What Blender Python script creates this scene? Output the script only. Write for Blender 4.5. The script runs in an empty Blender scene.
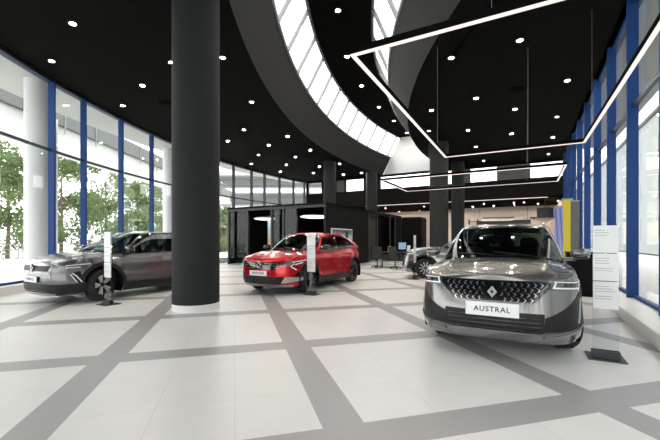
import bpy, bmesh, math, random
from mathutils import Vector, Matrix
S = bpy.context.scene
COL = S.collection
random.seed(7)
PI = math.pi
H = 1.34                      # camera height
FPX = 355.0                   # focal length in pixels at 660 px
HV = 240.0                    # horizon row
ANG = math.radians(29)        # the building's axes against the camera's
E1 = Vector((math.sin(ANG), math.cos(ANG), 0))
E2 = Vector((math.cos(ANG), -math.sin(ANG), 0))
K = Vector((13.5, 20.5, 0))   # far right corner of the hall
ZC = H + 4.75                 # ceiling

# ------------------------------------------------------------------ materials
def nodes(name):
    m = bpy.data.materials.new(name); m.use_nodes = True
    nt = m.node_tree; nt.nodes.clear()
    out = nt.nodes.new('ShaderNodeOutputMaterial')
    return m, nt, out

def pmat(name, col, rough=.5, metal=0, coat=0, spec=.5, noise=0, nscale=20, coat_rough=.04, emit=None, estr=0, bump=0):
    m, nt, out = nodes(name)
    b = nt.nodes.new('ShaderNodeBsdfPrincipled')
    b.inputs['Base Color'].default_value = (*col, 1)
    b.inputs['Roughness'].default_value = rough
    b.inputs['Metallic'].default_value = metal
    b.inputs['Coat Weight'].default_value = coat
    b.inputs['Coat Roughness'].default_value = coat_rough
    b.inputs['Specular IOR Level'].default_value = spec
    if emit:
        b.inputs['Emission Color'].default_value = (*emit, 1)
        b.inputs['Emission Strength'].default_value = estr
    if noise or bump:
        tc = nt.nodes.new('ShaderNodeTexCoord')
        n = nt.nodes.new('ShaderNodeTexNoise'); n.inputs['Scale'].default_value = nscale
        n.inputs['Detail'].default_value = 4
        nt.links.new(tc.outputs['Object'], n.inputs['Vector'])
        if noise:
            mx = nt.nodes.new('ShaderNodeMix'); mx.data_type = 'RGBA'
            mx.inputs[6].default_value = (*[c * (1 - noise) for c in col], 1)
            mx.inputs[7].default_value = (*[min(1, c * (1 + noise)) for c in col], 1)
            nt.links.new(n.outputs['Fac'], mx.inputs[0]); nt.links.new(mx.outputs[2], b.inputs['Base Color'])
        if bump:
            bp = nt.nodes.new('ShaderNodeBump'); bp.inputs['Strength'].default_value = bump
            bp.inputs['Distance'].default_value = .01
            nt.links.new(n.outputs['Fac'], bp.inputs['Height']); nt.links.new(bp.outputs['Normal'], b.inputs['Normal'])
    nt.links.new(b.outputs[0], out.inputs[0])
    return m

def glass(name, tint=(.9, .95, .95), rough=.0, refl=1.0):
    m, nt, out = nodes(name)
    t = nt.nodes.new('ShaderNodeBsdfTransparent'); t.inputs[0].default_value = (*tint, 1)
    g = nt.nodes.new('ShaderNodeBsdfGlossy'); g.inputs['Roughness'].default_value = rough
    g.inputs['Color'].default_value = (refl, refl, refl, 1)
    lw = nt.nodes.new('ShaderNodeLayerWeight'); lw.inputs['Blend'].default_value = .5
    pw = nt.nodes.new('ShaderNodeMath'); pw.operation = 'POWER'; pw.inputs[1].default_value = 5
    fr = nt.nodes.new('ShaderNodeMath'); fr.operation = 'MULTIPLY_ADD'; fr.inputs[1].default_value = .75; fr.inputs[2].default_value = .035
    nt.links.new(lw.outputs['Facing'], pw.inputs[0]); nt.links.new(pw.outputs[0], fr.inputs[0])
    mx = nt.nodes.new('ShaderNodeMixShader')
    nt.links.new(fr.outputs[0], mx.inputs[0]); nt.links.new(t.outputs[0], mx.inputs[1]); nt.links.new(g.outputs[0], mx.inputs[2])
    nt.links.new(mx.outputs[0], out.inputs[0])
    return m

def emat(name, col, s):
    m, nt, out = nodes(name)
    e = nt.nodes.new('ShaderNodeEmission'); e.inputs[0].default_value = (*col, 1); e.inputs[1].default_value = s
    nt.links.new(e.outputs[0], out.inputs[0]); return m

def floor_mat():
    m, nt, out = nodes('tiled floor')
    N = nt.nodes.new; L = nt.links.new
    b = N('ShaderNodeBsdfPrincipled')
    tc = N('ShaderNodeTexCoord')
    sep = N('ShaderNodeSeparateXYZ'); L(tc.outputs['Object'], sep.inputs[0])
    def mth(op, a, c=None, d=None):
        n = N('ShaderNodeMath'); n.operation = op
        for i, v in enumerate((a, c, d)):
            if v is None: continue
            if isinstance(v, (int, float)): n.inputs[i].default_value = v
            else: L(v, n.inputs[i])
        return n.outputs[0]
    A = math.radians(15)
    q = mth('ADD', mth('MULTIPLY', sep.outputs[0], math.cos(A)), mth('MULTIPLY', sep.outputs[1], math.sin(A)))
    r = mth('ADD', mth('MULTIPLY', sep.outputs[0], -math.sin(A)), mth('MULTIPLY', sep.outputs[1], math.cos(A)))
    def cell(v, per, off): return mth('MODULO', mth('ADD', v, 100 * per - off), per)
    cq = cell(q, 2.135, .605); cr = cell(r, 2.225, 2.125)
    bq = mth('LESS_THAN', cq, .31); br = mth('LESS_THAN', cr, .325)
    band = mth('MAXIMUM', bq, br)
    def joint(c, w0, n, per):
        t = mth('MODULO', mth('SUBTRACT', c, w0), (per - w0) / n)
        return mth('MAXIMUM', mth('LESS_THAN', t, .004), mth('GREATER_THAN', t, (per - w0) / n - .001))
    jl = mth('MAXIMUM', joint(cq, .31, 3, 2.135), joint(cr, .325, 3, 2.225))
    jl = mth('MULTIPLY', jl, mth('SUBTRACT', 1, band))
    # a joint across each band at the grid step too
    jb = mth('MULTIPLY', mth('LESS_THAN', mth('ABSOLUTE', mth('SUBTRACT', mth('MODULO', mth('ADD', cr, 0), .6), .3)), .002), bq)
    nz = N('ShaderNodeTexNoise'); nz.inputs['Scale'].default_value = 3; nz.inputs['Detail'].default_value = 6
    L(tc.outputs['Object'], nz.inputs['Vector'])
    mp = N('ShaderNodeMapping'); mp.inputs['Rotation'].default_value = (0, 0, -A); mp.inputs['Scale'].default_value = (6, 160, 1)
    L(tc.outputs['Object'], mp.inputs[0])
    n2 = N('ShaderNodeTexNoise'); n2.inputs['Scale'].default_value = 1; n2.inputs['Detail'].default_value = 3
    L(mp.outputs[0], n2.inputs['Vector'])
    def mix(f, a, c):
        n = N('ShaderNodeMix'); n.data_type = 'RGBA'
        L(f, n.inputs[0])
        for i, v in ((6, a), (7, c)):
            if isinstance(v, tuple): n.inputs[i].default_value = (*v, 1)
            else: L(v, n.inputs[i])
        return n.outputs[2]
    light = mix(nz.outputs['Fac'], (.70, .69, .675), (.78, .77, .755))
    dark = mix(n2.outputs['Fac'], (.30, .295, .295), (.40, .395, .39))
    c = mix(band, light, dark)
    c = mix(jl, c, (.60, .585, .565))
    L(c, b.inputs['Base Color'])
    b.inputs['Roughness'].default_value = .32
    b.inputs['Specular IOR Level'].default_value = .42
    L(b.outputs[0], out.inputs[0])
    return m

def leaf_mat(name, c1, c2):
    m, nt, out = nodes(name)
    N = nt.nodes.new; L = nt.links.new
    tc = N('ShaderNodeTexCoord'); n = N('ShaderNodeTexNoise'); n.inputs['Scale'].default_value = 2.2
    L(tc.outputs['Object'], n.inputs['Vector'])
    mx = N('ShaderNodeMix'); mx.data_type = 'RGBA'; mx.inputs[6].default_value = (*c1, 1); mx.inputs[7].default_value = (*c2, 1)
    L(n.outputs['Fac'], mx.inputs[0])
    d = N('ShaderNodeBsdfDiffuse'); t = N('ShaderNodeBsdfTranslucent'); s = N('ShaderNodeMixShader'); s.inputs[0].default_value = .35
    L(mx.outputs[2], d.inputs[0]); L(mx.outputs[2], t.inputs[0]); L(d.outputs[0], s.inputs[1]); L(t.outputs[0], s.inputs[2])
    L(s.outputs[0], out.inputs[0]); return m

M = dict(
    floor=floor_mat(),
    ceil=pmat('matt black ceiling', (.005, .005, .0044), .95, spec=.05, noise=.1),
    column=pmat('charcoal column', (.019, .0205, .0215), .75, spec=.2, noise=.08, nscale=6),
    well=pmat('charcoal well plaster', (.024, .024, .0235), .8, spec=.2, noise=.08, nscale=3),
    black=pmat('black wall', (.007, .007, .007), .9, spec=.12, noise=.1),
    white=pmat('white plaster', (.60, .62, .635), .7, noise=.03),
    whitegloss=pmat('white stone kerb', (.74, .735, .72), .35, noise=.03),
    beige=pmat('beige wall', (.70, .61, .54), .8, noise=.03),
    grey=pmat('grey infill', (.10, .10, .095), .7, noise=.05),
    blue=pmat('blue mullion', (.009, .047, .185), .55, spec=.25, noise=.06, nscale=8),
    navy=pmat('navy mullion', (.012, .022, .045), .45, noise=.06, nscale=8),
    darkframe=pmat('dark frame', (.012, .013, .016), .45),
    alu=pmat('grey aluminium', (.25, .26, .27), .4, .6),
    pane=glass('window pane', (.945, .955, .95)),
    cabglass=glass('cabin glass', (.50, .60, .57), 0, .55),
    acrylic=glass('clear acrylic', (.93, .95, .96)),
    paper=pmat('white paper', (.78, .79, .80), .6, noise=.02),
    print=pmat('grey print', (.36, .37, .40), .7),
    steel=pmat('dark steel plate', (.045, .05, .055), .45, .3),
    lamp=emat('warm lamp', (1, .91, .80), 480),
    lamplow=emat('warm low lamp', (1, .90, .81), 450),
    lampspine=emat('warm bright lamp', (1, .86, .70), 300),
    housing=pmat('black light housing', (.004, .004, .004), 1.0, spec=.02),
    led=emat('led strip', (1, .84, .77), .62),
    led2=emat('cool led strip', (1, .85, .76), .5),
    pendant=emat('pendant light', (1, .93, .84), 1.6),
    ring=pmat('warm glow ring', (.16, .085, .04), .5),  # copper tone paints the lamps' warm glow into the ring colour
    # cars
    pgrey=pmat('dark grey car paint', (.185, .178, .175), .25, .68, .8, noise=.04, nscale=400),
    pshadow=pmat('slate grey car paint', (.16, .154, .158), .25, .70, .8, noise=.04, nscale=400),
    pred=pmat('red car paint', (.56, .005, .016), .24, .55, .6, noise=.05, nscale=400),
    psilver=pmat('silver car paint', (.24, .25, .26), .25, .7, 1.0, noise=.03, nscale=400),
    pblack=pmat('black car paint', (.012, .012, .013), .25, .2, 1.0),
    clad=pmat('black plastic', (.011, .011, .012), .5, spec=.3, noise=.1, nscale=300),
    gloss=pmat('gloss black trim', (.008, .008, .009), .12, 0, .6),
    tyre=pmat('tyre rubber', (.012, .012, .012), .75, noise=.15, nscale=60),
    rimd=pmat('dark rim', (.03, .03, .032), .3, .7),
    rims=pmat('machined rim face', (.62, .62, .63), .3, .55),
    chrome=pmat('chrome', (.75, .76, .78), .18, .8),
    satin=pmat('satin silver', (.42, .43, .44), .3, .9),
    lens=pmat('headlamp lens', (.10, .105, .115), .1, .5, .8),
    drl=pmat('white light guide', (.85, .87, .9), .25),
    tail=pmat('red tail lamp', (.35, .006, .01), .15, 0, .8),
    carglass=glass('tinted car glass', (.30, .36, .36), 0, 1.0),
    shieldglass=glass('dark windscreen glass', (.22, .27, .26), 0, 1.0),
    seat=pmat('dark seat fabric', (.022, .022, .024), .8, noise=.15, nscale=80),
    cabin=pmat('dark cabin trim', (.010, .010, .011), .8),
    plate=pmat('white number plate', (.82, .83, .84), .4),
    ink=pmat('black lettering', (.012, .012, .02), .5),
    gap=pmat('shut line', (.006, .006, .006), .8, spec=.1),
    # outside
    pave=pmat('pale paving', (.66, .66, .64), .8, noise=.08, nscale=1.5),
    render=pmat('pale render', (.66, .68, .67), .8, noise=.04),
    deck=pmat('grey concrete', (.12, .125, .125), .8, noise=.08),
    soffit=pmat('pale soffit', (.42, .44, .42), .8, noise=.03),
    farwall=pmat('far pale wall', (.36, .385, .38), .8, noise=.05),
    bark=pmat('bark', (.16, .12, .09), .9, noise=.3),
    leaf=leaf_mat('mid green leaves', (.09, .135, .055), (.19, .245, .12)),
    leaf2=leaf_mat('pale green leaves', (.12, .165, .085), (.24, .295, .17)),
    winpane=pmat('far window', (.10, .12, .14), .2),
    fence=pmat('galvanised fence', (.24, .25, .25), .5, .3),
    wood=pmat('dark desk top', (.03, .026, .024), .4),
    screenblue=emat('pale blue screen', (.24, .42, .50), .5),
    screen=pmat('dark screen', (.01, .011, .012), .15),
    yellow=pmat('yellow fabric', (.62, .52, .04), .7, noise=.05),
    orange=pmat('orange fabric', (.62, .28, .05), .7, noise=.05),
)

def banner_mat():
    m, nt, out = nodes('swirled banner print')
    N = nt.nodes.new; L = nt.links.new
    tc = N('ShaderNodeTexCoord'); mp = N('ShaderNodeMapping'); mp.inputs['Scale'].default_value = (3.2, 1, .55)
    mp.inputs['Rotation'].default_value = (0, .35, 0)
    w = N('ShaderNodeTexWave'); w.inputs['Scale'].default_value = .6; w.inputs['Distortion'].default_value = 2.2; w.inputs['Detail'].default_value = 1
    r = N('ShaderNodeValToRGB'); e = r.color_ramp.elements
    e[0].color = (.03, .10, .38, 1); e[1].position = 1; e[1].color = (.18, .34, .60, 1)
    for p, c in ((.3, (.09, .28, .60)), (.45, (.40, .46, .66)), (.6, (.16, .06, .34)), (.8, (.42, .10, .34))):
        x = e.new(p); x.color = (*c, 1)
    b = N('ShaderNodeBsdfPrincipled'); b.inputs['Roughness'].default_value = .6
    L(tc.outputs['Object'], mp.inputs[0]); L(mp.outputs[0], w.inputs[0]); L(w.outputs['Fac'], r.inputs[0]); L(r.outputs[0], b.inputs[0]); L(b.outputs[0], out.inputs[0])
    return m
M['banner'] = banner_mat()

def poster_mat(name, stops):
    m, nt, out = nodes(name)
    N = nt.nodes.new; L = nt.links.new
    tc = N('ShaderNodeTexCoord'); sp = N('ShaderNodeSeparateXYZ'); L(tc.outputs['Generated'], sp.inputs[0])
    nz = N('ShaderNodeTexNoise'); nz.inputs['Scale'].default_value = 5; L(tc.outputs['Generated'], nz.inputs['Vector'])
    ad = N('ShaderNodeMath'); ad.operation = 'MULTIPLY_ADD'; ad.inputs[1].default_value = .25; L(nz.outputs['Fac'], ad.inputs[0]); L(sp.outputs[2], ad.inputs[2])
    r = N('ShaderNodeValToRGB'); e = r.color_ramp.elements
    e[0].color = (*stops[0], 1); e[1].color = (*stops[-1], 1); e[1].position = 1
    for i, c in enumerate(stops[1:-1]):
        x = e.new((i + 1) / (len(stops) - 1)); x.color = (*c, 1)
    b = N('ShaderNodeBsdfPrincipled'); b.inputs['Roughness'].default_value = .85; b.inputs['Specular IOR Level'].default_value = .2
    L(ad.outputs[0], r.inputs[0]); L(r.outputs[0], b.inputs[0]); L(b.outputs[0], out.inputs[0]); return m
M['poster_a'] = poster_mat('beach poster', [(.55, .25, .08), (.70, .45, .25), (.45, .62, .72), (.55, .72, .80)])
M['poster_b'] = poster_mat('sand poster', [(.45, .33, .22), (.66, .52, .38), (.60, .50, .40), (.70, .60, .48)])
M['poster_c'] = poster_mat('pale display', [(.06, .05, .05), (.45, .18, .16), (.42, .44, .46), (.10, .11, .13)])

# ------------------------------------------------------------------ helpers
class MB:
    def __init__(s): s.v = []; s.f = []
    def add(s, vs, fs):
        o = len(s.v); s.v += [tuple(p) for p in vs]; s.f += [tuple(i + o for i in f) for f in fs]; return s
    def box(s, c, d, rz=0, rx=0, ry=0, taper=None):
        R = Matrix.Rotation(rz, 3, 'Z') @ Matrix.Rotation(ry, 3, 'Y') @ Matrix.Rotation(rx, 3, 'X')
        vs = []
        for z in (-.5, .5):
            for x, y in ((-.5, -.5), (.5, -.5), (.5, .5), (-.5, .5)):
                k = (taper if (taper and z > 0) else 1)
                vs.append(Vector(c) + R @ Vector((x * d[0] * k, y * d[1] * k, z * d[2])))
        return s.add(vs, [(3, 2, 1, 0), (4, 5, 6, 7), (0, 1, 5, 4), (1, 2, 6, 5), (2, 3, 7, 6), (3, 0, 4, 7)])
    def bar(s, a, b, w, h=None):
        h = h or w; a = Vector(a); b = Vector(b); d = (b - a).normalized()
        up = Vector((0, 0, 1)) if abs(d.z) < .95 else Vector((1, 0, 0))
        x = d.cross(up).normalized(); y = x.cross(d)
        vs = [p + x * (i * w / 2) + y * (j * h / 2) for p in (a, b) for i, j in ((-1, -1), (1, -1), (1, 1), (-1, 1))]
        return s.add(vs, [(0, 1, 2, 3), (7, 6, 5, 4), (0, 4, 5, 1), (1, 5, 6, 2), (2, 6, 7, 3), (3, 7, 4, 0)])
    def lathe(s, prof, n=32, M4=None, closed=False):
        vs = []; fs = []; k = len(prof)
        for i in range(n):
            a = 2 * PI * i / n
            for r, z in prof:
                p = Vector((r * math.cos(a), r * math.sin(a), z)); vs.append(M4 @ p if M4 else p)
        for i in range(n):
            j = (i + 1) % n
            for q in range(k if closed else k - 1):
                q2 = (q + 1) % k
                fs.append((i * k + q, j * k + q, j * k + q2, i * k + q2))
        if not closed:
            if prof[0][0] > 1e-6: fs.append(tuple(i * k for i in reversed(range(n))))
            if prof[-1][0] > 1e-6: fs.append(tuple(i * k + k - 1 for i in range(n)))
        return s.add(vs, fs)
    def tube(s, pts, r, n=8):
        pts = [Vector(p) for p in pts]; vs = []; fs = []
        for i, p in enumerate(pts):
            d = (pts[min(i + 1, len(pts) - 1)] - pts[max(i - 1, 0)]).normalized()
            up = Vector((0, 0, 1)) if abs(d.z) < .95 else Vector((1, 0, 0))
            x = d.cross(up).normalized(); y = x.cross(d)
            rr = r[i] if isinstance(r, (list, tuple)) else r
            vs += [p + (x * math.cos(2 * PI * k / n) + y * math.sin(2 * PI * k / n)) * rr for k in range(n)]
        for i in range(len(pts) - 1):
            for k in range(n): fs.append((i * n + k, i * n + (k + 1) % n, (i + 1) * n + (k + 1) % n, (i + 1) * n + k))
        fs.append(tuple(reversed(range(n)))); fs.append(tuple((len(pts) - 1) * n + k for k in range(n)))
        return s.add(vs, fs)
    def prism(s, poly, z0, z1):
        n = len(poly)
        vs = [(x, y, z0) for x, y in poly] + [(x, y, z1) for x, y in poly]
        return s.add(vs, [tuple(reversed(range(n))), tuple(range(n, 2 * n))] + [(i, (i + 1) % n, n + (i + 1) % n, n + i) for i in range(n)])
    def grid(s, rows, close=False):
        n = len(rows[0]); vs = [p for r in rows for p in r]; fs = []
        for i in range(len(rows) - 1):
            for j in range(n - 1 + (1 if close else 0)):
                fs.append((i * n + j, i * n + (j + 1) % n, (i + 1) * n + (j + 1) % n, (i + 1) * n + j))
        return s.add(vs, fs)
    def build(s, name, mat, parent=None, smooth=False, recalc=True, merge=0, bevel=0):
        me = bpy.data.meshes.new(name); bm = bmesh.new()
        vv = [bm.verts.new(p) for p in s.v]
        for f in s.f:
            ix = []
            for i in f:
                if i not in ix: ix.append(i)
            if len(ix) < 3: continue
            try: bm.faces.new([vv[i] for i in ix])
            except ValueError: pass
        if merge: bmesh.ops.remove_doubles(bm, verts=bm.verts, dist=merge)
        if recalc: bmesh.ops.recalc_face_normals(bm, faces=bm.faces)
        if bevel:
            eds = [e for e in bm.edges if len(e.link_faces) == 2 and e.calc_face_angle(0) > .6]
            bmesh.ops.bevel(bm, geom=eds, offset=bevel, segments=2, affect='EDGES', clamp_overlap=True)
        bm.to_mesh(me); bm.free()
        if smooth:
            me.polygons.foreach_set('use_smooth', [True] * len(me.polygons))
            try: me.set_sharp_from_angle(angle=math.radians(38))
            except Exception: pass
        o = bpy.data.objects.new(name, me); COL.objects.link(o)
        if mat: me.materials.append(mat)
        if parent: o.parent = parent
        return o

def empty(name, loc=(0, 0, 0), rz=0):
    o = bpy.data.objects.new(name, None); COL.objects.link(o); o.empty_display_size = .2
    o.location = loc; o.rotation_euler = (0, 0, rz); return o
def tag(o, label=None, cat=None, group=None, kind=None):
    if label: o['label'] = label
    if cat: o['category'] = cat
    if group: o['group'] = group
    if kind: o['kind'] = kind
    return o
KIDS = {}
def kids(o): return [c for c in bpy.data.objects if c.parent == o]
def copy_tree(o, parent=None):
    c = o.copy(); COL.objects.link(c)
    if parent: c.parent = parent
    for ch in kids(o): copy_tree(ch, c)
    return c
def structure(o, label=None): return tag(o, label, None, None, 'structure')
def bl(b, a, z=0):            # building coordinates: b along the back wall (right +), a into the depth
    return K + E2 * b + E1 * a + Vector((0, 0, z))
def unproj(u, v, z):          # point of the photograph on the level z
    Y = FPX * (z - H) / (HV - v); return Vector(((u - 330) / FPX * Y, Y, z))
def text_mesh(s, size, name, mat, parent, M4, depth=.002, spacing=1.0, bold=0):
    cu = bpy.data.curves.new(name, 'FONT'); cu.body = s; cu.size = size; cu.align_x = 'CENTER'; cu.align_y = 'CENTER'
    cu.extrude = depth; cu.space_character = spacing; cu.offset = bold; cu.resolution_u = 2
    t = bpy.data.objects.new(name, cu); COL.objects.link(t)
    bpy.context.view_layer.update()
    me = bpy.data.meshes.new_from_object(t.evaluated_get(bpy.context.evaluated_depsgraph_get()))
    bpy.data.objects.remove(t); bpy.data.curves.remove(cu)
    me.transform(M4); me.materials.clear(); me.materials.append(mat)
    o = bpy.data.objects.new(name, me); COL.objects.link(o); o.parent = parent; return o

# ------------------------------------------------------------------ hall shell
FC = Vector((20, 11.3, 0)); FR = 28.3          # left facade arc
AC = Vector((25, 9.0, 0))                       # skylight centre
RL0, RL1, RG0, RG1, RR1, RR0 = 27.07, 26.42, 25.78, 23.75, 23.2, 22.5
Z1, Z2 = H + 5.95, H + 7.25
def facade(u):
    k = (u - 330) / FPX; a = k * k + 1; b = -2 * (FC.x * k + FC.y); c = FC.x ** 2 + FC.y ** 2 - FR ** 2
    Y = (-b + math.sqrt(b * b - 4 * a * c)) / (2 * a); p = Vector((k * Y, Y, 0)) - FC
    return math.atan2(-p.y, -p.x)                # angle from the -X direction, negative = far
def fpt(t, r=FR, z=0): return Vector((FC.x - r * math.cos(t), FC.y - r * math.sin(t), z))
def apt(t, r, z): return Vector((AC.x - r * math.cos(t), AC.y + r * math.sin(t), z))   # t>0 far
def back_t(r):                                   # where a skylight arc meets the back wall
    t = 0
    while t < 1.4:
        p = apt(t, r, 0) - K
        if p.dot(E1) >= 0: return t
        t += .0005
    return t
T0 = -math.radians(17.5)
def arc(r, z, n=60, t1=None):
    t1 = back_t(r) if t1 is None else t1
    return [apt(T0 + (t1 - T0) * i / n, r, z) for i in range(n + 1)]
# facade ends
tf = facade(304) - .02                           # far end at the back wall
while (fpt(tf) - K).dot(E1) < 0 and tf > -1.2: tf -= .001
tn = 0.0
while (fpt(tn) - K).dot(E2) < 0 and tn < 1.0: tn += .001
FARC = [fpt(tf + (tn - tf) * i / 70) for i in range(71)]
TIP = FARC[-1]; K0 = FARC[0]
BW = (K0 - K).dot(E2)                            # left end of the back wall in b (negative)
RA = (TIP - K).dot(E1)                           # near end of the right wall in a (negative)
outline = [(p.x, p.y) for p in FARC] + [(K.x, K.y)]

def ngon(pts, z0, z1, name, mat):
    me = bpy.data.meshes.new(name); bm = bmesh.new()
    f = bm.faces.new([bm.verts.new((p[0], p[1], z0)) for p in pts])
    if z1 != z0:
        r = bmesh.ops.extrude_face_region(bm, geom=[f])
        bmesh.ops.translate(bm, verts=[g for g in r['geom'] if isinstance(g, bmesh.types.BMVert)], vec=(0, 0, z1 - z0))
    bmesh.ops.triangulate(bm, faces=bm.faces); bmesh.ops.recalc_face_normals(bm, faces=bm.faces)
    bm.to_mesh(me); bm.free(); me.materials.append(mat)
    o = bpy.data.objects.new(name, me); COL.objects.link(o); return o

# floor: the hall and the low zone behind the back wall
DEEP = 5.5
fl = outline[:]
fl.insert(len(fl), tuple(bl(0, DEEP).xy)); fl.append(tuple(bl(BW + 3.5, DEEP).xy)); fl.append(tuple(bl(BW + 3.5, 0).xy))
fl = [(p.x, p.y) for p in FARC] + [(K.x, K.y), tuple(bl(0, 14).xy), tuple(bl(BW, 14).xy)]
structure(ngon(fl, 0, -.12, 'floor', M['floor']))
# ceiling in two fields either side of the skylight
al = arc(RL0, 0); ar = arc(RR0, 0)
w0 = (ar[0] - K).dot(E1)
left = [(p.x, p.y) for p in FARC] + [tuple(bl(0, w0).xy), tuple(ar[0].xy)] + [(p.x, p.y) for p in al]
structure(ngon(left, ZC, ZC + .01, 'ceiling', M['ceil']))
right = [(p.x, p.y) for p in ar] + [(K.x, K.y), tuple(bl(0, w0).xy)]
structure(ngon(right, ZC, ZC + .01, 'ceiling', M['ceil']))
structure(MB().grid([arc(RL0, ZC), arc(RL1, Z1)]).build('wall_well_left', M['well'], smooth=True))
structure(MB().grid([arc(RR0, ZC), arc(RR1, Z1)]).build('wall_well_right', M['well'], smooth=True))
structure(MB().grid([arc(RG0, Z2), arc(RG1, Z2)]).build('ceiling_spine', M['ceil'], smooth=False))
structure(MB().add([apt(T0, RL0, ZC), apt(T0, RR0, ZC), apt(T0, RR1, Z1), apt(T0, RG1, Z2), apt(T0, RG0, Z2), apt(T0, RL1, Z1)], [(0, 1, 2, 3, 4, 5)]).build('wall_well_near', M['well']))
# skylight glazing: panes with bars
def skylight(n, ra, za, rb, zb):
    e = structure(empty('window_%d' % n, apt(.3, ra, za)))
    inv = Matrix.Translation(-Vector(e.location))
    A = arc(ra, za); B = arc(rb, zb)
    g = MB().grid([[inv @ p for p in A], [inv @ p for p in B]]).build('pane', M['pane'], e)
    t1 = min(back_t(ra), back_t(rb)); k = int((t1 - T0) * ra / 1.52)
    fm = MB()
    for q in range(k):
        t = t1 - .02 - q * 1.52 / ra
        p = apt(t, ra, za); r = apt(t + .004, rb, zb)
        fm.bar(inv @ p, inv @ r, .065, .12)
    fm.build('glazing_bar', M['alu'], e)
    m2 = MB().tube([inv @ p for p in A], .05, 6).tube([inv @ p for p in B], .05, 6).build('edge_frame', M['alu'], e)
skylight(1, RL1, Z1, RG0, Z2)
skylight(2, RR1, Z1, RG1, Z2)

# back wall with high windows (b from px columns on the wall plane)
def ub(u, off=0):
    k = (u - 330) / FPX; p0 = K + E1 * off; n = E1
    Y = p0.dot(n) / (k * n.x + n.y); return (Vector((k * Y, Y, 0)) - K).dot(E2)
ZB, ZW0, ZW1 = H + 2.5, H + 3.72, H + 4.62
wins = [(308, 321.5, 1), (336, 344.5, 0), (345.5, 363.5, 1), (380, 431, 1), (447, 452.5, 1), (452.5, 470, 0), (470, 497, 1), (497, 530, 0), (530, 563, 1)]
wb = MB(); cur = BW
def wbox(mb, b0, b1, z0, z1, a0=0, a1=.25): return mb.box(((b0 + b1) / 2, (a0 + a1) / 2, (z0 + z1) / 2), (b1 - b0, a1 - a0, z1 - z0))
wbox(wb, BW, 0, ZB, ZW0); wbox(wb, BW, 0, ZW1, ZC)
nw = 10
for u0, u1, op in wins:
    b0, b1 = ub(u0), ub(u1)
    if b0 > cur: wbox(wb, cur, b0, ZW0, ZW1)
    cur = b1
    w = empty('window_%d' % nw, bl(b0, 0), -ANG); structure(w); nw += 1
    if op:
        MB().box(((b1 - b0) / 2, .12, (ZW0 + ZW1) / 2), (b1 - b0, .012, ZW1 - ZW0)).build('pane', M['pane'], w)
        fr = MB()
        for zz in (ZW0, ZW1): fr.box(((b1 - b0) / 2, .12, zz), (b1 - b0, .06, .05))
        for bb in (0, b1 - b0): fr.box((bb, .12, (ZW0 + ZW1) / 2), (.05, .06, ZW1 - ZW0))
        fr.build('window_frame', M['alu'], w)
    else:
        MB().box(((b1 - b0) / 2, .10, (ZW0 + ZW1) / 2), (b1 - b0, .03, ZW1 - ZW0)).build('infill_panel', M['grey'], w)
wbox(wb, cur, 0, ZW0, ZW1)
o = structure(wb.build('wall_back', M['black'])); o.location = K; o.rotation_euler.z = -ANG
# bright gable of the skylight well, above the high windows
gp = [apt(back_t(RL0), RL0, ZC), apt(back_t(RR0), RR0, ZC), apt(back_t(RR1), RR1, Z1), apt(back_t(RG1), RG1, Z2), apt(back_t(RG0), RG0, Z2), apt(back_t(RL1), RL1, Z1)]
structure(MB().add([p + E1 * .01 for p in gp], [(0, 1, 2, 3, 4, 5)]).build('wall_gable', M['white']))
# light strip along the foot of the bulkhead
o = MB().box((-6.6, -.04, ZB + .02), (11.6, .05, .035)).build('strip_light', M['led2']); o.location = K; o.rotation_euler.z = -ANG
tag(o, 'thin warm strip light along the lower edge of the black bulkhead', 'light')
# the low zone behind
o = structure(MB().box((BW / 2, 7, ZB + .05), (-BW, 14, .1)).build('ceiling_low', M['housing'])); o.location = K; o.rotation_euler.z = -ANG
bz = MB(); wbox(bz, BW + 9.0, .2, 0, ZB, DEEP, DEEP + .15)
o = structure(bz.build('wall_beige', M['beige'])); o.location = K; o.rotation_euler.z = -ANG
bz = MB(); wbox(bz, BW, BW + 9.0, 0, ZB, 6.6, 6.75)
o = structure(bz.build('wall_beige_far', M['beige'])); o.location = K; o.rotation_euler.z = -ANG
bz = MB(); wbox(bz, BW - .15, BW, 0, ZB, 0, 14); wbox(bz, 0, .15, 0, ZB, 0, 14)
o = structure(bz.build('wall_low_sides', M['beige'])); o.location = K; o.rotation_euler.z = -ANG

# ---- glass facades: one window per bay
ZT = H + 2.66; KB = .2
us = [50.5, 82.5, 120, 150.7]
ts = [facade(u) for u in us]
step = 1.76 / FR
t = facade(233); mid = [ts[-1] - (ts[-1] - t) * i / 4 for i in range(1, 4)]
tl = [tf] + [facade(u) for u in (304, 293, 279, 264, 251, 233)] + mid[::-1] + ts[::-1]
t = ts[0] + 1.98 / FR
while t < tn - .02: tl.append(t); t += step
tl.append(tn)
def bay(n, p, q, inward, mat, extra=True):
    e = structure(empty('window_%d' % n, p)); d = q - p; rz = math.atan2(d.y, d.x); L = d.length; e.rotation_euler.z = rz
    s = 1 if Matrix.Rotation(-rz, 3, 'Z') @ inward == 0 else (1 if (Matrix.Rotation(-rz, 3, 'Z') @ inward).y > 0 else -1)
    MB().box((L / 2, -s * .02, (KB + ZC) / 2), (L, .012, ZC - KB)).build('pane', M['pane'], e)
    MB().box((0, s * .042, ZC / 2), (.08, .178, ZC)).build('mullion', mat, e)
    MB().box((L / 2, 0, ZT), (L - .06, .07, .075)).build('transom', M['navy'], e)
    MB().box((L / 2, 0, KB + .03), (L - .06, .07, .06)).box((L / 2, 0, ZC - .05), (L - .06, .07, .1)).build('rail', mat, e)
    return e
n = 30
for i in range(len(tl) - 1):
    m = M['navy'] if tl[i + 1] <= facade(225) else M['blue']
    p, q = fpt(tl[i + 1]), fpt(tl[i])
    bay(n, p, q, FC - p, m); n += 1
kerb = MB()
rows = []
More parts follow.
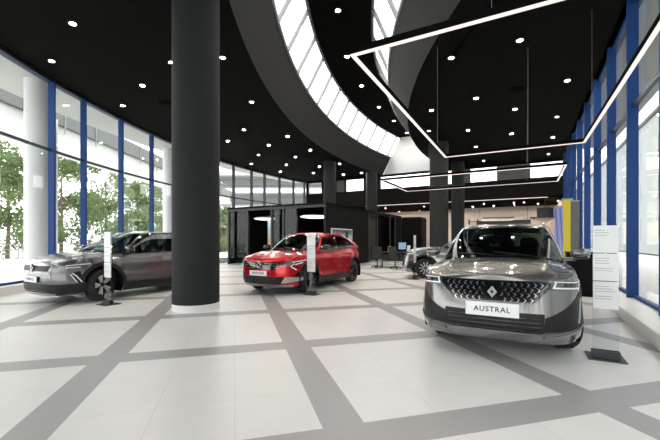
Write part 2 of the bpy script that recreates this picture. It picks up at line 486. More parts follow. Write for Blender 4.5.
for r, z in ((FR + .15, 0), (FR + .15, KB), (FR - .30, KB), (FR - .30, 0)):
    rows.append([fpt(tf + (tn - tf) * i / 60, r, z) for i in range(61)])
structure(kerb.grid(rows).build('trim_1', M['whitegloss']))
ra = [(7 - K.y) / E1.y + 1.75 / E1.y * i for i in range(-7, 8)]
ra = [RA] + [a for a in ra if RA + .3 < a < -.2] + [0]
for i in range(len(ra) - 1):
    bay(n, bl(0, ra[i]), bl(0, ra[i + 1]), -E2, M['blue']); n += 1
kb = MB().box((-.17, RA / 2 + 1, KB / 2), (.62, -RA - 2, KB)); o = structure(kb.build('trim_2', M['whitegloss'], bevel=.01)); o.location = K; o.rotation_euler.z = -ANG
o = structure(MB().box((0, RA / 2, ZC + .1), (.3, -RA, .2)).build('trim_3', M['darkframe'])); o.location = K; o.rotation_euler.z = -ANG
rows = [[fpt(tf + (tn - tf) * i / 60, r, z) for i in range(61)] for r, z in ((FR - .1, ZC - .0), (FR - .1, ZC - .09), (FR + .1, ZC - .09), (FR + .1, ZC + .5))]
structure(MB().grid(rows).build('trim_4', M['darkframe']))

# ---- columns
def column(x, y, r, label, top=ZC, plinth=True):
    e = empty('column', (x, y, 0)); tag(e, label, 'column', None, 'structure')
    MB().lathe([(r, .13 if plinth else 0), (r, top)], 64).build('shaft', M['column'], e, smooth=True)
    if plinth: MB().lathe([(r + .004, 0), (r + .004, .13)], 64).build('plinth', M['whitegloss'], e, smooth=True)
column(-2.62, 6.95, .44, 'thick charcoal round column nearest the camera with a white foot ring')
column(-.02, 21.6, .38, 'charcoal round column rising behind the office cabin')
column(2.92, 25.0, .40, 'charcoal round column beside the skylight end at the back wall')
column(5.34, 17.4, .44, 'charcoal round column behind the silver car', plinth=False)
column(7.85, 21.8, .38, 'charcoal round column further back behind the grey SUV roof', plinth=False)

# ---- recessed lights
def downlight(name, p, r, mat, label, group):
    e = empty(name, p); tag(e, label, 'ceiling light', group)
    MB().lathe([(r + .03, 0), (r + .03, -.018), (r, -.018), (r, 0)], 24, closed=True).build('trim_ring', M['ring'], e)
    MB().lathe([(r, -.006), (r, -.012)], 24).build('lamp', mat, e)
left_px = [(72.6, 23.2), (51.8, 60.7), (142.6, 85.3), (171.6, 62), (122.8, 105.4), (222.7, 57.3), (251.7, 101.6), (243.9, 129.6), (227.8, 140.7), (268.8, 145), (287.5, 136), (310.3, 149.8), (258.5, 154.7), (295.4, 157), (251.4, 163.5), (286.2, 164.6), (319.6, 166.3), (339.7, 163.5), (280.4, 171.4), (313.4, 173.0), (343.5, 174.3), (361.5, 172.6)]
right_px = [(431.5, 110), (428.7, 130.6), (451.3, 57.6), (519.8, 39.9), (476.2, 97.9), (567.2, 80.2), (515, 108.8), (468, 130), (511.6, 133.4), (557, 116.6), (552.9, 137.1), (476.0, 146.5), (548.5, 154), (483.7, 160.5), (456.7, 163.5)]
spine_px = [(338, 10.2), (346.9, 56.3), (361.9, 85.6), (378.6, 106.8), (394, 120.7), (406.6, 132.7)]
def lab(px, base, sides):
    return base
for i, (u, v) in enumerate(left_px):
    downlight('ceiling_downlight', unproj(u, v, ZC), .06, M['lamp'], 'round warm downlight in the black ceiling between left glass wall and skylight', 'downlights left of the skylight')
for i, (u, v) in enumerate(right_px):
    downlight('ceiling_downlight', unproj(u, v, ZC), .06, M['lamp'], 'round warm downlight in the black ceiling between skylight and right glass wall', 'downlights right of the skylight')
for i, (u, v) in enumerate(spine_px):
    downlight('spine_downlight', unproj(u, v, Z2), .08, M['lampspine'], 'starry bright downlight on the raised black spine between the skylight panes', 'downlights on the skylight spine')
low_px = [(484, 203.8), (514, 202.5), (524.2, 202), (557.7, 200.7), (385.4, 208.4), (424, 206.5)]
for (u, v) in low_px:
    k = (u - 330) / FPX
    p = unproj(u, v, ZB)
    a = (p - K).dot(E1)
    if a < .35: p = p + E1 * (.45 - a)
    downlight('low_downlight', p, .052, M['lamplow'], 'small added downlight in the low ceiling brightening the far beige wall', 'downlights under the low ceiling')
for b, a in ((BW + 6.0, 5.6), (BW + 7.8, 5.6), (BW + 4.4, 5.6)):  # unseen lamps, added to light the far beige wall
    downlight('low_downlight', bl(b, a, ZB), .052, M['lamplow'], 'small added downlight in the low ceiling brightening the far beige wall', 'downlights under the low ceiling')
# added row of unseen lamps, put in to brighten the beige wall
for b in (-1.2, -2.6, -4, -5.4, -6.8, -8.2):
    downlight('low_downlight', bl(b, 3.9, ZB), .052, M['lamplow'], 'small added downlight in the low ceiling brightening the far beige wall', 'downlights under the low ceiling')
for (u, v, lb) in ((515.5, 89.8, 'dark round vent in the black ceiling right of the skylight'), (166.5, 103, 'dark round vent in the black ceiling beside the near column')):
    e = empty('ceiling_vent', unproj(u, v, ZC)); tag(e, lb, 'vent')
    MB().lathe([(.0, -.05), (.1, -.05), (.20, -.02), (.22, 0)], 28).build('vent_disc', M['housing'], e)
    MB().lathe([(.22, 0), (.22, -.012), (.26, -.012), (.26, 0)], 28, closed=True).build('vent_ring', M['housing'], e)

# ---- hung light frames
def light_frame(c, la, lb, z, wires, label, ang=-ANG):
    # c: far left corner; la along E1 towards the camera; lb along E2
    e = empty('pendant_light_frame', (c.x, c.y, z), ang); tag(e, label, 'pendant light')
    P = [Vector((0, 0, 0)), Vector((0, -la, 0)), Vector((lb, -la, 0)), Vector((lb, 0, 0))]
    for i in range(4):
        p, q = P[i], P[(i + 1) % 4]; d = (q - p).normalized()
        b = MB().bar(p - d * .03 + Vector((0, 0, .045)), q + d * .03 + Vector((0, 0, .045)), .06, .08).build('bar', M['housing'], e)
        MB().bar(p - d * .025, q + d * .025, .052, .012).build('diffuser', M['led'], b)
    for (i, f, top) in wires:
        p, q = P[i], P[(i + 1) % 4]; r = p.lerp(q, f)
        MB().tube([r + Vector((0, 0, .08)), r + Vector((0, 0, top - z))], .003, 6).build('suspension_wire', M['alu'], e)
P2 = Vector((3.157, 9.69, 0))
light_frame(P2, 6.07, 3.1, H + 2.26, [(0, .177, ZC), (3, .367, ZC), (2, .832, ZC), (1, .5, ZC)], 'large rectangular black light frame hung low over the grey SUV', -math.radians(28.3))
light_frame(Vector((3.61, 16.64, 0)), 3.4, 5.95, H + 2.28, [(3, .173, ZC), (3, .83, ZC), (1, .83, ZC)], 'second thin rectangular light frame hung further back before the high windows')

# ------------------------------------------------------------------ office cabin
CH = 3.14; CW = 6.35
cab0 = Vector((-.19, 16.8, 0))
cb = tag(empty('office_cabin', cab0, -ANG), 'black box office cabin with two open glazed bays behind the red car', 'cabin')
MB().box((-CW / 2, 2.6, CH - .08), (CW, 5.2, .16)).build('roof_slab', M['black'], cb)
MB().box((-.06, 2.6, CH / 2), (.12, 5.2, CH - .01)).build('side_wall', M['black'], cb)
MB().box((-CW / 2, 5.1, CH / 2), (CW, .12, CH - .02)).build('rear_wall', M['black'], cb)
MB().box((-3.05, 3.0, CH / 2), (.1, 4.1, CH - .02)).build('partition_wall', M['black'], cb)
MB().box((-CW + .05, 2.6, CH / 2), (.1, 5.0, CH - .02)).build('end_wall', M['black'], cb)
for x in (-CW + .06, -4.9, -3.25, -1.75, -.06, -2.5):
    MB().box((x, .06, CH / 2), (.11 if x != -2.5 else .06, .12, CH)).build('post', M['darkframe'], cb)
MB().box((-CW / 2, .06, CH - .16), (CW, .14, .12)).build('head_rail', M['darkframe'], cb)
for x0, x1 in ((-CW + .1, -4.95), (-3.2, -2.53), (-2.47, -1.8)):
    MB().box(((x0 + x1) / 2, .06, CH / 2), (x1 - x0, .012, CH - .25)).build('glass_panel', M['cabglass'], cb)
def cabin_pt(x, y, z): return cab0 + E2 * x + E1 * y + Vector((0, 0, z))
def dome(name, p, r, label):
    e = empty(name, p); tag(e, label, 'pendant light')
    MB().lathe([(0, -.06), (r * .55, -.055), (r * .9, -.02), (r, .02)], 40).build('diffuser', M['pendant'], e, smooth=True)
    MB().lathe([(r, .02), (r * .8, .09), (r * .3, .13), (0, .14)], 40).build('shade', M['white'], e, smooth=True)
    MB().tube([(0, 0, .13), (0, 0, CH - .16 - p.z)], .008, 6).build('cord', M['darkframe'], e)
dome('dome_pendant', cabin_pt(-4.5, 1.0, 2.52), .60, 'white dome pendant in the left bay of the black office cabin')
dome('dome_pendant', cabin_pt(-1.15, .95, 2.52), .80, 'white dome pendant in the right bay of the black office cabin')
def poster(name, p, w, h, mat, label, rz=-ANG, frame=None, cat='poster'):
    e = empty(name, p, rz); tag(e, label, cat)
    MB().box((0, .02, 0), (w + .06, .03, h + .06)).build('poster_frame', frame or M['darkframe'], e)
    MB().box((0, 0, 0), (w, .012, h)).build('print', mat, e)
poster('wall_poster', cabin_pt(-4.08, .95, 1.72), .34, 1.9, M['poster_a'], 'tall blue and orange poster in the left bay of the office cabin')
poster('wall_poster', cabin_pt(-.72, 2.2, 1.75), 1.05, 1.05, M['poster_b'], 'sandy beige picture inside the right bay of the office cabin')
pc = empty('display_case', cabin_pt(.0, 1.62, 1.47), -ANG + PI / 2); tag(pc, 'white edged picture frame on the cabin side wall above the red car', 'picture')
MB().box((0, -.03, 0), (2.3, .06, .9)).build('frame', M['white'], pc)
MB().box((0, -.065, 0), (2.16, .012, .78)).build('print', M['poster_c'], pc)
MB().box((-.45, -.073, -.05), (.5, .006, .55)).build('red_area', M['pred'], pc); MB().box((.45, -.073, .02), (.35, .006, .6)).build('dark_area', M['seat'], pc)
# second cabin in line behind the first
c2 = tag(empty('meeting_cabin', cab0 + E1 * 5.2, -ANG), 'black cabin continuing behind the office cabin with a glazed door', 'cabin')
MB().box((-.4, 3.2, CH - .08), (.8, 6.4, .16)).build('roof_slab', M['black'], c2)
MB().box((-.76, 3.2, CH / 2), (.06, 6.4, CH)).box((-.4, 6.36, CH / 2), (.8, .06, CH)).build('rear_wall', M['black'], c2)
for y in (.06, 1.45, 3.9, 4.9, 6.34): MB().box((-.06, y, CH / 2), (.12, .1, CH)).build('post', M['darkframe'], c2)
for y0, y1 in ((.1, 1.4), (3.95, 4.85)): MB().box((-.06, (y0 + y1) / 2, CH / 2), (.012, y1 - y0, CH - .2)).build('glass_panel', M['cabglass'], c2)
MB().box((-.06, 5.6, CH / 2), (.1, 1.4, CH)).build('side_wall', M['black'], c2)
# a further dark cube
c3 = tag(empty('black_kiosk', cab0 + E1 * 13.2 + E2 * .5, -ANG), 'plain black cube kiosk in front of the far beige wall', 'kiosk')
MB().box((0, 0, 1.52), (1.6, 1.5, 3.04)).build('kiosk_body', M['black'], c3, bevel=.03)
MB().box((0, 0, 3.08), (1.55, 1.4, .08)).build('kiosk_lid', M['darkframe'], c3)

# ------------------------------------------------------------------ desk group
def desk(p, rz, label):
    e = empty('office_desk', p, rz); tag(e, label, 'desk')
    MB().box((0, 0, .735), (1.6, .8, .03)).build('desk_top', M['wood'], e, bevel=.004)
    for x in (-.72, .72):
        for y in (-.34, .34): MB().box((x, y, .36), (.05, .05, .72)).build('leg', M['darkframe'], e)
    MB().box((0, .3, .45), (1.4, .02, .35)).build('modesty_panel', M['darkframe'], e)
def chair(p, rz, label):
    e = empty('office_chair', p, rz); tag(e, label, 'chair', None)
    MB().box((0, 0, .47), (.48, .46, .07)).build('seat', M['seat'], e, bevel=.02)
    MB().box((0, .23, .78), (.44, .05, .5), rx=-.12).build('backrest', M['seat'], e, bevel=.02)
    MB().tube([(0, 0, .1), (0, 0, .44)], .025).build('post', M['steel'], e)
    b = MB()
    for k in range(5):
        a = 2 * PI * k / 5; b.bar((0, 0, .1), (.27 * math.cos(a), .27 * math.sin(a), .05), .035, .03)
    b.build('star_base', M['steel'], e)
    for k in range(5):
        a = 2 * PI * k / 5; MB().lathe([(.025, -.012), (.025, .012)], 12, Matrix.Translation((.27 * math.cos(a), .27 * math.sin(a), .027)) @ Matrix.Rotation(a, 4, 'Z') @ Matrix.Rotation(PI / 2, 4, 'X')).build('caster', M['clad'], e)
    for x in (-.26, .26): MB().box((x, .02, .68), (.04, .28, .03)).box((x, .02, .57), (.03, .04, .22)).build('armrest', M['clad'], e)
D = Vector((3.15, 17.6, 0))
desk(D, -ANG, 'dark office desk in front of the glazed cabin door')
chair(D + E2 * -.55 - E1 * .75, -ANG + PI + .3, 'black office chair at the left end of the dark desk')
chair(D + E2 * .35 - E1 * .8, -ANG + PI - .2, 'black office chair nearest the silver car at the dark desk')
def monitor(p, rz, mat, label, w=.54, h=.34):
    e = empty('monitor', p, rz); tag(e, label, 'monitor')
    MB().box((0, 0, .12 + h / 2), (w, .03, h)).build('housing', M['clad'], e)
    MB().box((0, -.018, .12 + h / 2), (w - .03, .006, h - .03)).build('screen', mat, e)
    MB().box((0, .02, .08), (.05, .03, .16)).build('stand', M['clad'], e)
    MB().box((0, 0, .008), (.24, .18, .014)).build('foot', M['clad'], e)
monitor(D + E2 * .42 + E1 * .1 + Vector((0, 0, .75)), -ANG, M['screenblue'], 'pale blue monitor screen on the dark desk', .40, .36)
e = tag(empty('desk_folder', D + E2 * -.2 + Vector((0, 0, .75)), -ANG), 'yellow folder box standing on the dark desk', 'folder')
MB().box((0, 0, .14), (.16, .1, .28)).build('folder_body', M['yellow'], e); MB().box((0, -.052, .17), (.07, .004, .1)).build('spine_label', M['paper'], e)
e = tag(empty('desk_folder', D + E2 * .76 + Vector((0, 0, .75)), -ANG), 'white folder leaning beside the blue monitor', 'folder')
MB().box((0, 0, .16), (.1, .2, .32), ry=.15).build('folder_body', M['paper'], e); MB().box((-.054, 0, .2), (.004, .07, .1), ry=.15).build('spine_label', M['print'], e)

# ------------------------------------------------------------------ back zone
tv = tag(empty('hanging_screen', bl(ub(545, .9), .9, 0), -ANG), 'black television hung from the low ceiling near the right glass wall', 'television')
zt = H + 33.5 / FPX * 21.2
MB().box((0, 0, zt - .33), (.86, .06, .60)).build('housing', M['clad'], tv, bevel=.01); MB().box((0, -.034, zt - .33), (.80, .008, .54)).build('screen', M['screen'], tv)
MB().tube([(0, 0, zt), (0, 0, ZB)], .02).build('hanger', M['darkframe'], tv)
sh = tag(empty('wall_shelf', bl(ub(545, DEEP), DEEP, 0), -ANG), 'dark shelf on the beige wall below the hung television', 'shelf')
MB().box((0, -.15, 2.98), (1.9, .3, .06)).build('board', M['darkframe'], sh); MB().box((-.7, -.1, 2.88), (.05, .2, .16)).box((.7, -.1, 2.88), (.05, .2, .16)).build('bracket', M['darkframe'], sh)
bx = tag(empty('counter_canopy', bl(ub(503, 3.2), 3.2, 0), -ANG), 'long dark canopy with a light strip before the beige wall', 'canopy')
MB().box((0, 0, 2.58), (3.4, .5, .28)).build('canopy_box', M['darkframe'], bx); MB().box((-.4, -.26, 2.70), (2.0, .02, .035)).build('light_strip', M['led2'], bx)
MB().box((-.3, 0, 2.92), (2.0, .4, .05)).build('upper_board', M['darkframe'], bx)
for x in (-1.5, 1.5): MB().tube([(x, 0, 2.4), (x, 0, ZB)], .012, 6).build('rod', M['darkframe'], bx)
rf = tag(empty('reception_counter', bl(ub(503, 3.0), 3.0, 0), -ANG), 'dark reception counter in front of the far beige wall', 'counter')
MB().box((0, 0, .52), (4.6, .7, 1.04)).build('counter_body', M['black'], rf); MB().box((0, 0, 1.06), (4.8, .8, .05)).build('counter_top', M['wood'], rf)
st = tag(empty('metal_rack', bl(ub(473.5, 1.6), 1.6, 0), -ANG), 'tall dark open metal rack left of the reception counter', 'rack')
for x in (-.28, .28):
    for y in (-.15, .15): MB().bar((x, y, 0), (x, y, 2.75), .05).build('upright', M['darkframe'], st)
for z in (.5, 1.2, 1.9, 2.6): MB().box((0, 0, z), (.56, .34, .03)).build('shelf', M['darkframe'], st)
# banners by the right glass wall
def banner(u0, u1, vtop, Y, mat, label, name='display_banner'):
    x0 = (u0 - 330) / FPX * Y; x1 = (u1 - 330) / FPX * Y; zt = H + (HV - vtop) / FPX * Y
    e = empty(name, ((x0 + x1) / 2, Y, 0)); tag(e, label, 'banner'); w = x1 - x0
    e.rotation_euler.z = -.55
    w /= math.cos(.55)
    MB().box((0, 0, zt / 2 + .03), (w, .04, zt - .06)).build('panel', mat, e)
    MB().box((0, 0, .03), (w + .1, .3, .06)).build('foot', M['steel'], e)
    MB().box((0, 0, zt), (w + .02, .06, .05)).build('top_rail', M['alu'], e)
banner(556, 564.2, 207, 15.6, M['banner'], 'tall blue and purple swirled banner left of the yellow banner')
banner(564.5, 571.5, 199, 14.7, M['yellow'], 'tall plain yellow banner beside the blue glass wall')
banner(571.8, 578, 201, 13.9, M['grey'], 'tall dark grey panel between the yellow banner and the blue mullions', 'upright_board')
cn = tag(empty('black_pedestal', (6.15, 8.6, 0), -ANG), 'matt black pedestal behind the right mirror of the grey SUV', 'pedestal')
MB().box((0, 0, .52), (.72, .5, 1.04)).build('pedestal_body', M['black'], cn, bevel=.012); MB().box((0, 0, 1.05), (.76, .54, .025)).build('pedestal_top', M['darkframe'], cn)

# ------------------------------------------------------------------ information stands
def stand(x, y, label, rz=-ANG):
    e = empty('information_stand', (x, y, 0), rz); tag(e, label, 'information stand')
    MB().box((0, .02, .006), (.35, .32, .012)).build('base_plate', M['steel'], e)
    MB().box((0, -.03, .05), (.26, .02, .08)).box((0, .03, .05), (.26, .02, .08)).build('clamp', M['steel'], e)
    MB().box((0, 0, .765), (.245, .012, 1.50)).build('acrylic_sheet', M['acrylic'], e)
    for k in range(3):
        zc = 1.35 - k * .318
        s = MB().box((0, -.009, zc), (.23, .003, .308)).box((0, .009, zc), (.23, .003, .308)).build('paper_sheet', M['paper'], e)
        g = MB()
        rr = random.Random(k * 7 + 3)
        for j in range(6 if k else 3):
            w = rr.uniform(.06, .19); g.box((-.10 + w / 2, -.0115, zc + .10 - j * (.028 + .01 * (j % 3 == 0))), (w, .001, .006))
        g.build('printed_lines', M['print'], s)
    return e
stand(3.12, 4.02, 'clear stand with three white info sheets beside the grey SUV and blue glass wall')
stand(-.46, 8.72, 'clear stand with white info sheets before the red car front wheel')
stand(-4.62, 7.38, 'clear stand with white info sheets before the left grey car front wheel')
stand(2.90, 12.15, 'clear stand with white info sheets at the far silver car nose', PI / 2 - ANG)
# ------------------------------------------------------------------ cars
def interp(pts):
    pts = sorted(pts); xs = [p[0] for p in pts]; ys = [p[1] for p in pts]; n = len(xs)
    d = [(ys[i + 1] - ys[i]) / (xs[i + 1] - xs[i]) for i in range(n - 1)]
    m = [d[0]] + [0 if d[i - 1] * d[i] <= 0 else 2 * d[i - 1] * d[i] / (d[i - 1] + d[i]) for i in range(1, n - 1)] + [d[-1]]
    def f(x):
        if x <= xs[0]: return ys[0]
        if x >= xs[-1]: return ys[-1]
        i = max(k for k in range(n - 1) if xs[k] <= x); h = xs[i + 1] - xs[i]; t = (x - xs[i]) / h
        return ((2 * t ** 3 - 3 * t * t + 1) * ys[i] + (t ** 3 - 2 * t * t + t) * h * m[i] + (-2 * t ** 3 + 3 * t * t) * ys[i + 1] + (t ** 3 - t * t) * h * m[i + 1])
    return f

class Car:
    def __init__(s, P):
        s.P = P; s.fx = interp(P['front']); s.rx = interp(P['rear']); s.w = interp(P['width']); s.zt = interp(P['belt']); s.zc = interp(P['hood'])
        s.xft, s.xrt, s.n, s.zl = P['xft'], P['xrt'], P['n'], P['zl']; s.zr = interp(P['roof'])
        s.xa = P['wb'] / 2
        s.flare = P.get('flare', .025)
    def fl(s, x, z):
        if not s.flare: return 0
        t = 0
        for xc in (s.xa, -s.xa):
            d = math.hypot(x - xc, z - s.P['R'])
            t += s.flare * math.exp(-((d - .40) / .13) ** 2) if d > .40 else s.flare
        return t if z < .95 else t * max(0, 1 - (z - .95) / .1)
    def base(s, U, z):
        n = s.n; w = s.w(z); sg = 1
        if U < 0: U = -U; sg = -1
        if U <= 1:
            a = U * PI / 2; x = s.xft + (s.fx(z) - s.xft) * max(0, math.cos(a)) ** (2 / n); y = w * math.sin(a) ** (2 / n)
        elif U <= 2: x = s.xft + (s.xrt - s.xft) * (U - 1); y = w
        else:
            a = max(0, (3 - U)) * PI / 2; x = s.xrt + (s.rx(z) - s.xrt) * max(0, math.cos(a)) ** (2 / n); y = w * math.sin(a) ** (2 / n)
        y *= 1 + s.fl(x, z) / .9 * min(1, (y / w) ** 6)
        return Vector((x, sg * y, z))
    def nrm(s, U, z):
        e = .004; a = s.base(U + e, z) - s.base(U - e, z); b = s.base(U, z + .01) - s.base(U, z - .01)
        if a.length < 1e-9: return Vector((1, 0, 0))
        nn = a.cross(b)
        return nn.normalized()
    def Uy(s, y, z):
        k = min(.99999, (abs(y) / s.w(z)) ** (s.n / 2)); u = math.asin(k) / (PI / 2); return u if y >= 0 else -u
    def sy(s, x, z):
        w = s.w(z); n = s.n
        if x > s.xft: A = s.fx(z) - s.xft; k = min(1, (x - s.xft) / A); y = w * (1 - k ** n) ** (1 / n)
        elif x < s.xrt: A = s.rx(z) - s.xrt; k = min(1, (x - s.xrt) / A); y = w * (1 - k ** n) ** (1 / n)
        else: y = w
        return y * (1 + s.fl(x, z) / .9 * min(1, (y / w) ** 6))
    def top(s, x, y):       # the body's upper skin
        Y = max(.05, s.sy(x, s.zt(x))); k = min(1, abs(y) / Y)
        return s.zc(x) + (s.zt(x) - s.zc(x)) * k ** 2.6
    # patch on the lower body in (U, z)
    def patch(s, mb, C, nu=8, nv=4, off=.006, thick=.014):
        (u0, z0), (u1, z1), (u2, z2), (u3, z3) = C
        R = []; B = []
        for j in range(nv + 1):
            t = j / nv; r = []; b = []
            for i in range(nu + 1):
                q = i / nu
                u = (u0 * (1 - q) + u1 * q) * (1 - t) + (u3 * (1 - q) + u2 * q) * t; z = (z0 * (1 - q) + z1 * q) * (1 - t) + (z3 * (1 - q) + z2 * q) * t
                p = s.base(u, z); n = s.nrm(u, z)
                if n.dot(p - Vector((0, 0, p.z))) < 0: n = -n
                r.append(p + n * off); b.append(p + n * (off - thick))
            R.append(r); B.append(b)
        mb.grid(R)
        mb.grid([R[0], B[0]]); mb.grid([R[-1], B[-1]])
        mb.grid([[r[0] for r in R], [b[0] for b in B]]); mb.grid([[r[-1] for r in R], [b[-1] for b in B]])
        return mb
    def fpatch(s, mb, C, **k):      # corners in (y, z) on the nose
        return s.patch(mb, [(s.Uy(y, z), z) for y, z in C], **k)
    def ribbon(s, mb, pts, w=.02, off=.006, nseg=6):   # line of (U,z) points
        L = []
        for i in range(len(pts) - 1):
            for k in range(nseg): L.append(tuple(pts[i][q] + (pts[i + 1][q] - pts[i][q]) * k / nseg for q in (0, 1)))
        L.append(pts[-1])
        P3 = []; N3 = []
        for u, z in L:
            p = s.base(u, z); n = s.nrm(u, z)
            if n.dot(p - Vector((0, 0, p.z))) < 0: n = -n
            P3.append(p + n * off); N3.append(n)
        A = []; B = []
        for i, p in enumerate(P3):
            d = (P3[min(i + 1, len(P3) - 1)] - P3[max(i - 1, 0)]).normalized(); c = d.cross(N3[i]).normalized()
            A.append(p + c * w / 2); B.append(p - c * w / 2)
        mb.grid([A, B]); lo = [p - n * .012 for p, n in zip(A, N3)]; mb.grid([A, lo]); lo2 = [p - n * .012 for p, n in zip(B, N3)]; mb.grid([B, lo2])
        return mb
    def ring(s, mb, xc, sg, r0, r1, off, a0=-10, a1=190, n=40):
        R = []
        rr = [r0 - .0, r0, (r0 + r1) / 2, r1, r1]
        for k, r in enumerate(rr):
            row = []
            for i in range(n + 1):
                a = math.radians(a0 + (a1 - a0) * i / n); x = xc + r * math.cos(a); z = max(s.zl - .01, s.P['R'] + r * math.sin(a))
                y = s.sy(min(s.fx(z) - .02, x), z) + (off if 0 < k < 4 else -.035)
                row.append(Vector((x, sg * y, z)))
            R.append(row)
        return mb.grid(R)
    # greenhouse
    def gh(s, U, v):
        g = s.P['gh']; sg = 1
        if U < 0: U = -U; sg = -1
        def loop(x0, xs, xe, x1, w, n, m=None):
            if U <= 1: a = U * PI / 2; return xs + (x0 - xs) * max(0, math.cos(a)) ** (2 / n), w * math.sin(a) ** (2 / n)
            if U <= 2: return xs + (xe - xs) * (U - 1), w
            a = max(0, 3 - U) * PI / 2; return xe + (x1 - xe) * max(0, math.cos(a)) ** (2 / n), w * math.sin(a) ** (2 / n)
        xb, yb = loop(*g['bot'], g['nb']); xt, yt = loop(*g['top'], g['nt'])
        # the belt tapers in plan towards both ends
        zb = s.top(xb, yb) - .006
        zt = s.zr(xt) - g.get('crown', .03) * (yt / g['top'][4]) ** 2.0
        k = 4 * v * (1 - v)
        x = xb + (xt - xb) * v; y = yb + (yt - yb) * v; z = zb + (zt - zb) * v
        bx = abs(math.cos(min(1, U) * PI / 2)) if U <= 1 else (abs(math.cos((3 - U) * PI / 2)) if U > 2 else 0)
        y += .028 * k * (yb / g['bot'][4]) ** 2; z += .022 * k * bx
        x += (.02 if U < 1.5 else -.02) * k * bx
        return Vector((x, sg * y, z))

def car(P, loc, rz, paint, label):
    c = Car(P); root = tag(empty('car', loc, rz), label, 'car'); R = P['R']; AR = R + .065
    # column parameters evenly spread along the plan outline
    fine = [3 * i / 3000 for i in range(3001)]; Ls = [0]
    pp = c.base(0, .6)
    for u in fine[1:]:
        q = c.base(u, .6); Ls.append(Ls[-1] + (q - pp).length); pp = q
    NU = 118; Us = []; j = 0
    for i in range(NU + 1):
        t = Ls[-1] * i / NU
        while j < 3000 and Ls[j] < t: j += 1
        Us.append(fine[j])
    NZ = 26; rows = []
    V = {}; mb = MB()
    def inside(p):
        for xc in (c.xa, -c.xa):
            if math.hypot(p.x - xc, p.z - R) < AR and abs(p.y) > .45: return xc
        return None
    for sg in (1, -1):
        G = []; IN = []
        for U in Us:
            col = []; cin = []
            xz = c.base(U, .75).x; zt = c.zt(xz)
            for k in range(NZ + 1):
                z = c.zl + (zt - c.zl) * k / NZ
                p = c.base(U, z); col.append(p); cin.append(inside(p))
            G.append(col); IN.append(cin)
        for i in range(NU):
            for k in range(NZ):
                q = [(i, k), (i + 1, k), (i + 1, k + 1), (i, k + 1)]
                if all(IN[a][b] is not None for a, b in q): continue
                pts = []
                for a, b in q:
                    p = G[a][b].copy(); xc = IN[a][b]
                    if xc is not None:
                        d = Vector((p.x - xc, p.z - R)); d = d.normalized() * AR if d.length > 1e-6 else Vector((AR, 0)); p.x = xc + d.x; p.z = max(c.zl, R + d.y)
                        p.y = c.sy(p.x, p.z)
                    pts.append(Vector((p.x, sg * p.y, p.z)))
                mb.add(pts, [(0, 1, 2, 3)])
    # bonnet, deck and shoulders
    g = P['gh']; KY = 18
    hb = MB()
    def hoodrow(U):
        xz = c.base(U, .75).x; p = c.base(U, c.zt(xz)); Y = p.y
        return p, Y
    nose = [];
    prev = None
    for i, U in enumerate(Us):
        p, Y = hoodrow(U); x = p.x
        if x > g['bot'][1] - .05 or x < g['bot'][2] + .05:
            row = []
            for k in range(-KY, KY + 1):
                y = Y * k / KY; kk = abs(k) / KY
                zc0 = c.zc(x); z = zc0 + (p.z - zc0) * kk ** 2.6 + (.013 * math.exp(-((kk - .66) / .07) ** 2) - .010 * math.exp(-(kk / .5) ** 4) * min(1, max(0, (g['bot'][0] + .9 - x) * 2)) if x > .3 else 0) * min(1, max(0, (c.fx(.8) - x) / .35))
                xx = x
                row.append(Vector((xx, y, z)))
        else:
            row = None
        if row and prev:
            (hb if x > 0 else mb).grid([prev, row])
        prev = row
    for sg in (1, -1):
        A = []; B = []
        for U in Us:
            p, Y = hoodrow(U)
            if g['bot'][2] - .2 < p.x < g['bot'][1] + .2:
                A.append(Vector((p.x, sg * Y, p.z))); B.append(Vector((p.x, sg * (Y - .14), p.z + .012)))
        mb.grid([A, B])
    body = mb.build('body', paint, root, smooth=True, merge=.002)
    hb.build('bonnet', paint, root, smooth=True, merge=.002)
    # underside and wheel housings
    ub = MB()
    up = []
    for U in Us[::3]:
        p = c.base(U, c.zl); up.append((p.x, p.y * .93))
    up = [q for q in up if not any(abs(q[0] - xc) < AR + .02 for xc in (c.xa, -c.xa))]
    ub.box((0, 0, c.zl + .05), (P['wb'] - 2 * AR - .04, 1.5, .06)); ub.box((c.xa, 0, c.zl + .12), (1.1, .95, .1)); ub.box((-c.xa, 0, c.zl + .12), (1.1, .95, .1))
    for lo_, hi_ in ((c.xa + AR, 9), (-9, -c.xa - AR)):
        pl = [c.base(U, c.zl) for U in Us]; pl = [(p.x, p.y * .985) for p in pl if lo_ < p.x < hi_]
        pl = [(x, y) for x, y in pl] + [(x, -y) for x, y in reversed(pl)]
        if hi_ < 5: pl = pl[::-1]
        ub.prism(pl, c.zl + .004, c.zl + .03)
    for xc in (c.xa, -c.xa):
        for sg in (1, -1):
            a0 = [Vector((xc + (AR + .004) * math.cos(a), sg * (c.sy(xc, R + .3) - .02), R + (AR + .004) * math.sin(a))) for a in [math.radians(-25 + 230 * i / 30) for i in range(31)]]
            a1 = [Vector((p.x, sg * .46, p.z)) for p in a0]
            ub.grid([a0, a1]); ub.add(a1, [tuple(range(31))])
    ub.build('underbody', M['gap'], root)
    # black lower cladding and arch trims
    cl = MB()
    cz = P.get('cladz', .36)
    for sg in (1, -1):
        for xc in (c.xa, -c.xa): c.ring(cl, xc, sg, AR - .004, AR + P.get('archtrim', .055), .010)
        u0 = 1 + (c.xa - AR - .02 - c.xft) / (c.xrt - c.xft); u1 = 1 + (-c.xa + AR + .02 - c.xft) / (c.xrt - c.xft)
        c.patch(cl, [(sg * u0, c.zl - .01), (sg * u1, c.zl - .01), (sg * u1, cz), (sg * u0, cz)], nu=26, nv=3, off=.012, thick=.03)
    cl.build('wheel_arch_trim', M['clad'], root, smooth=True)
    # shut lines
    sl = MB()
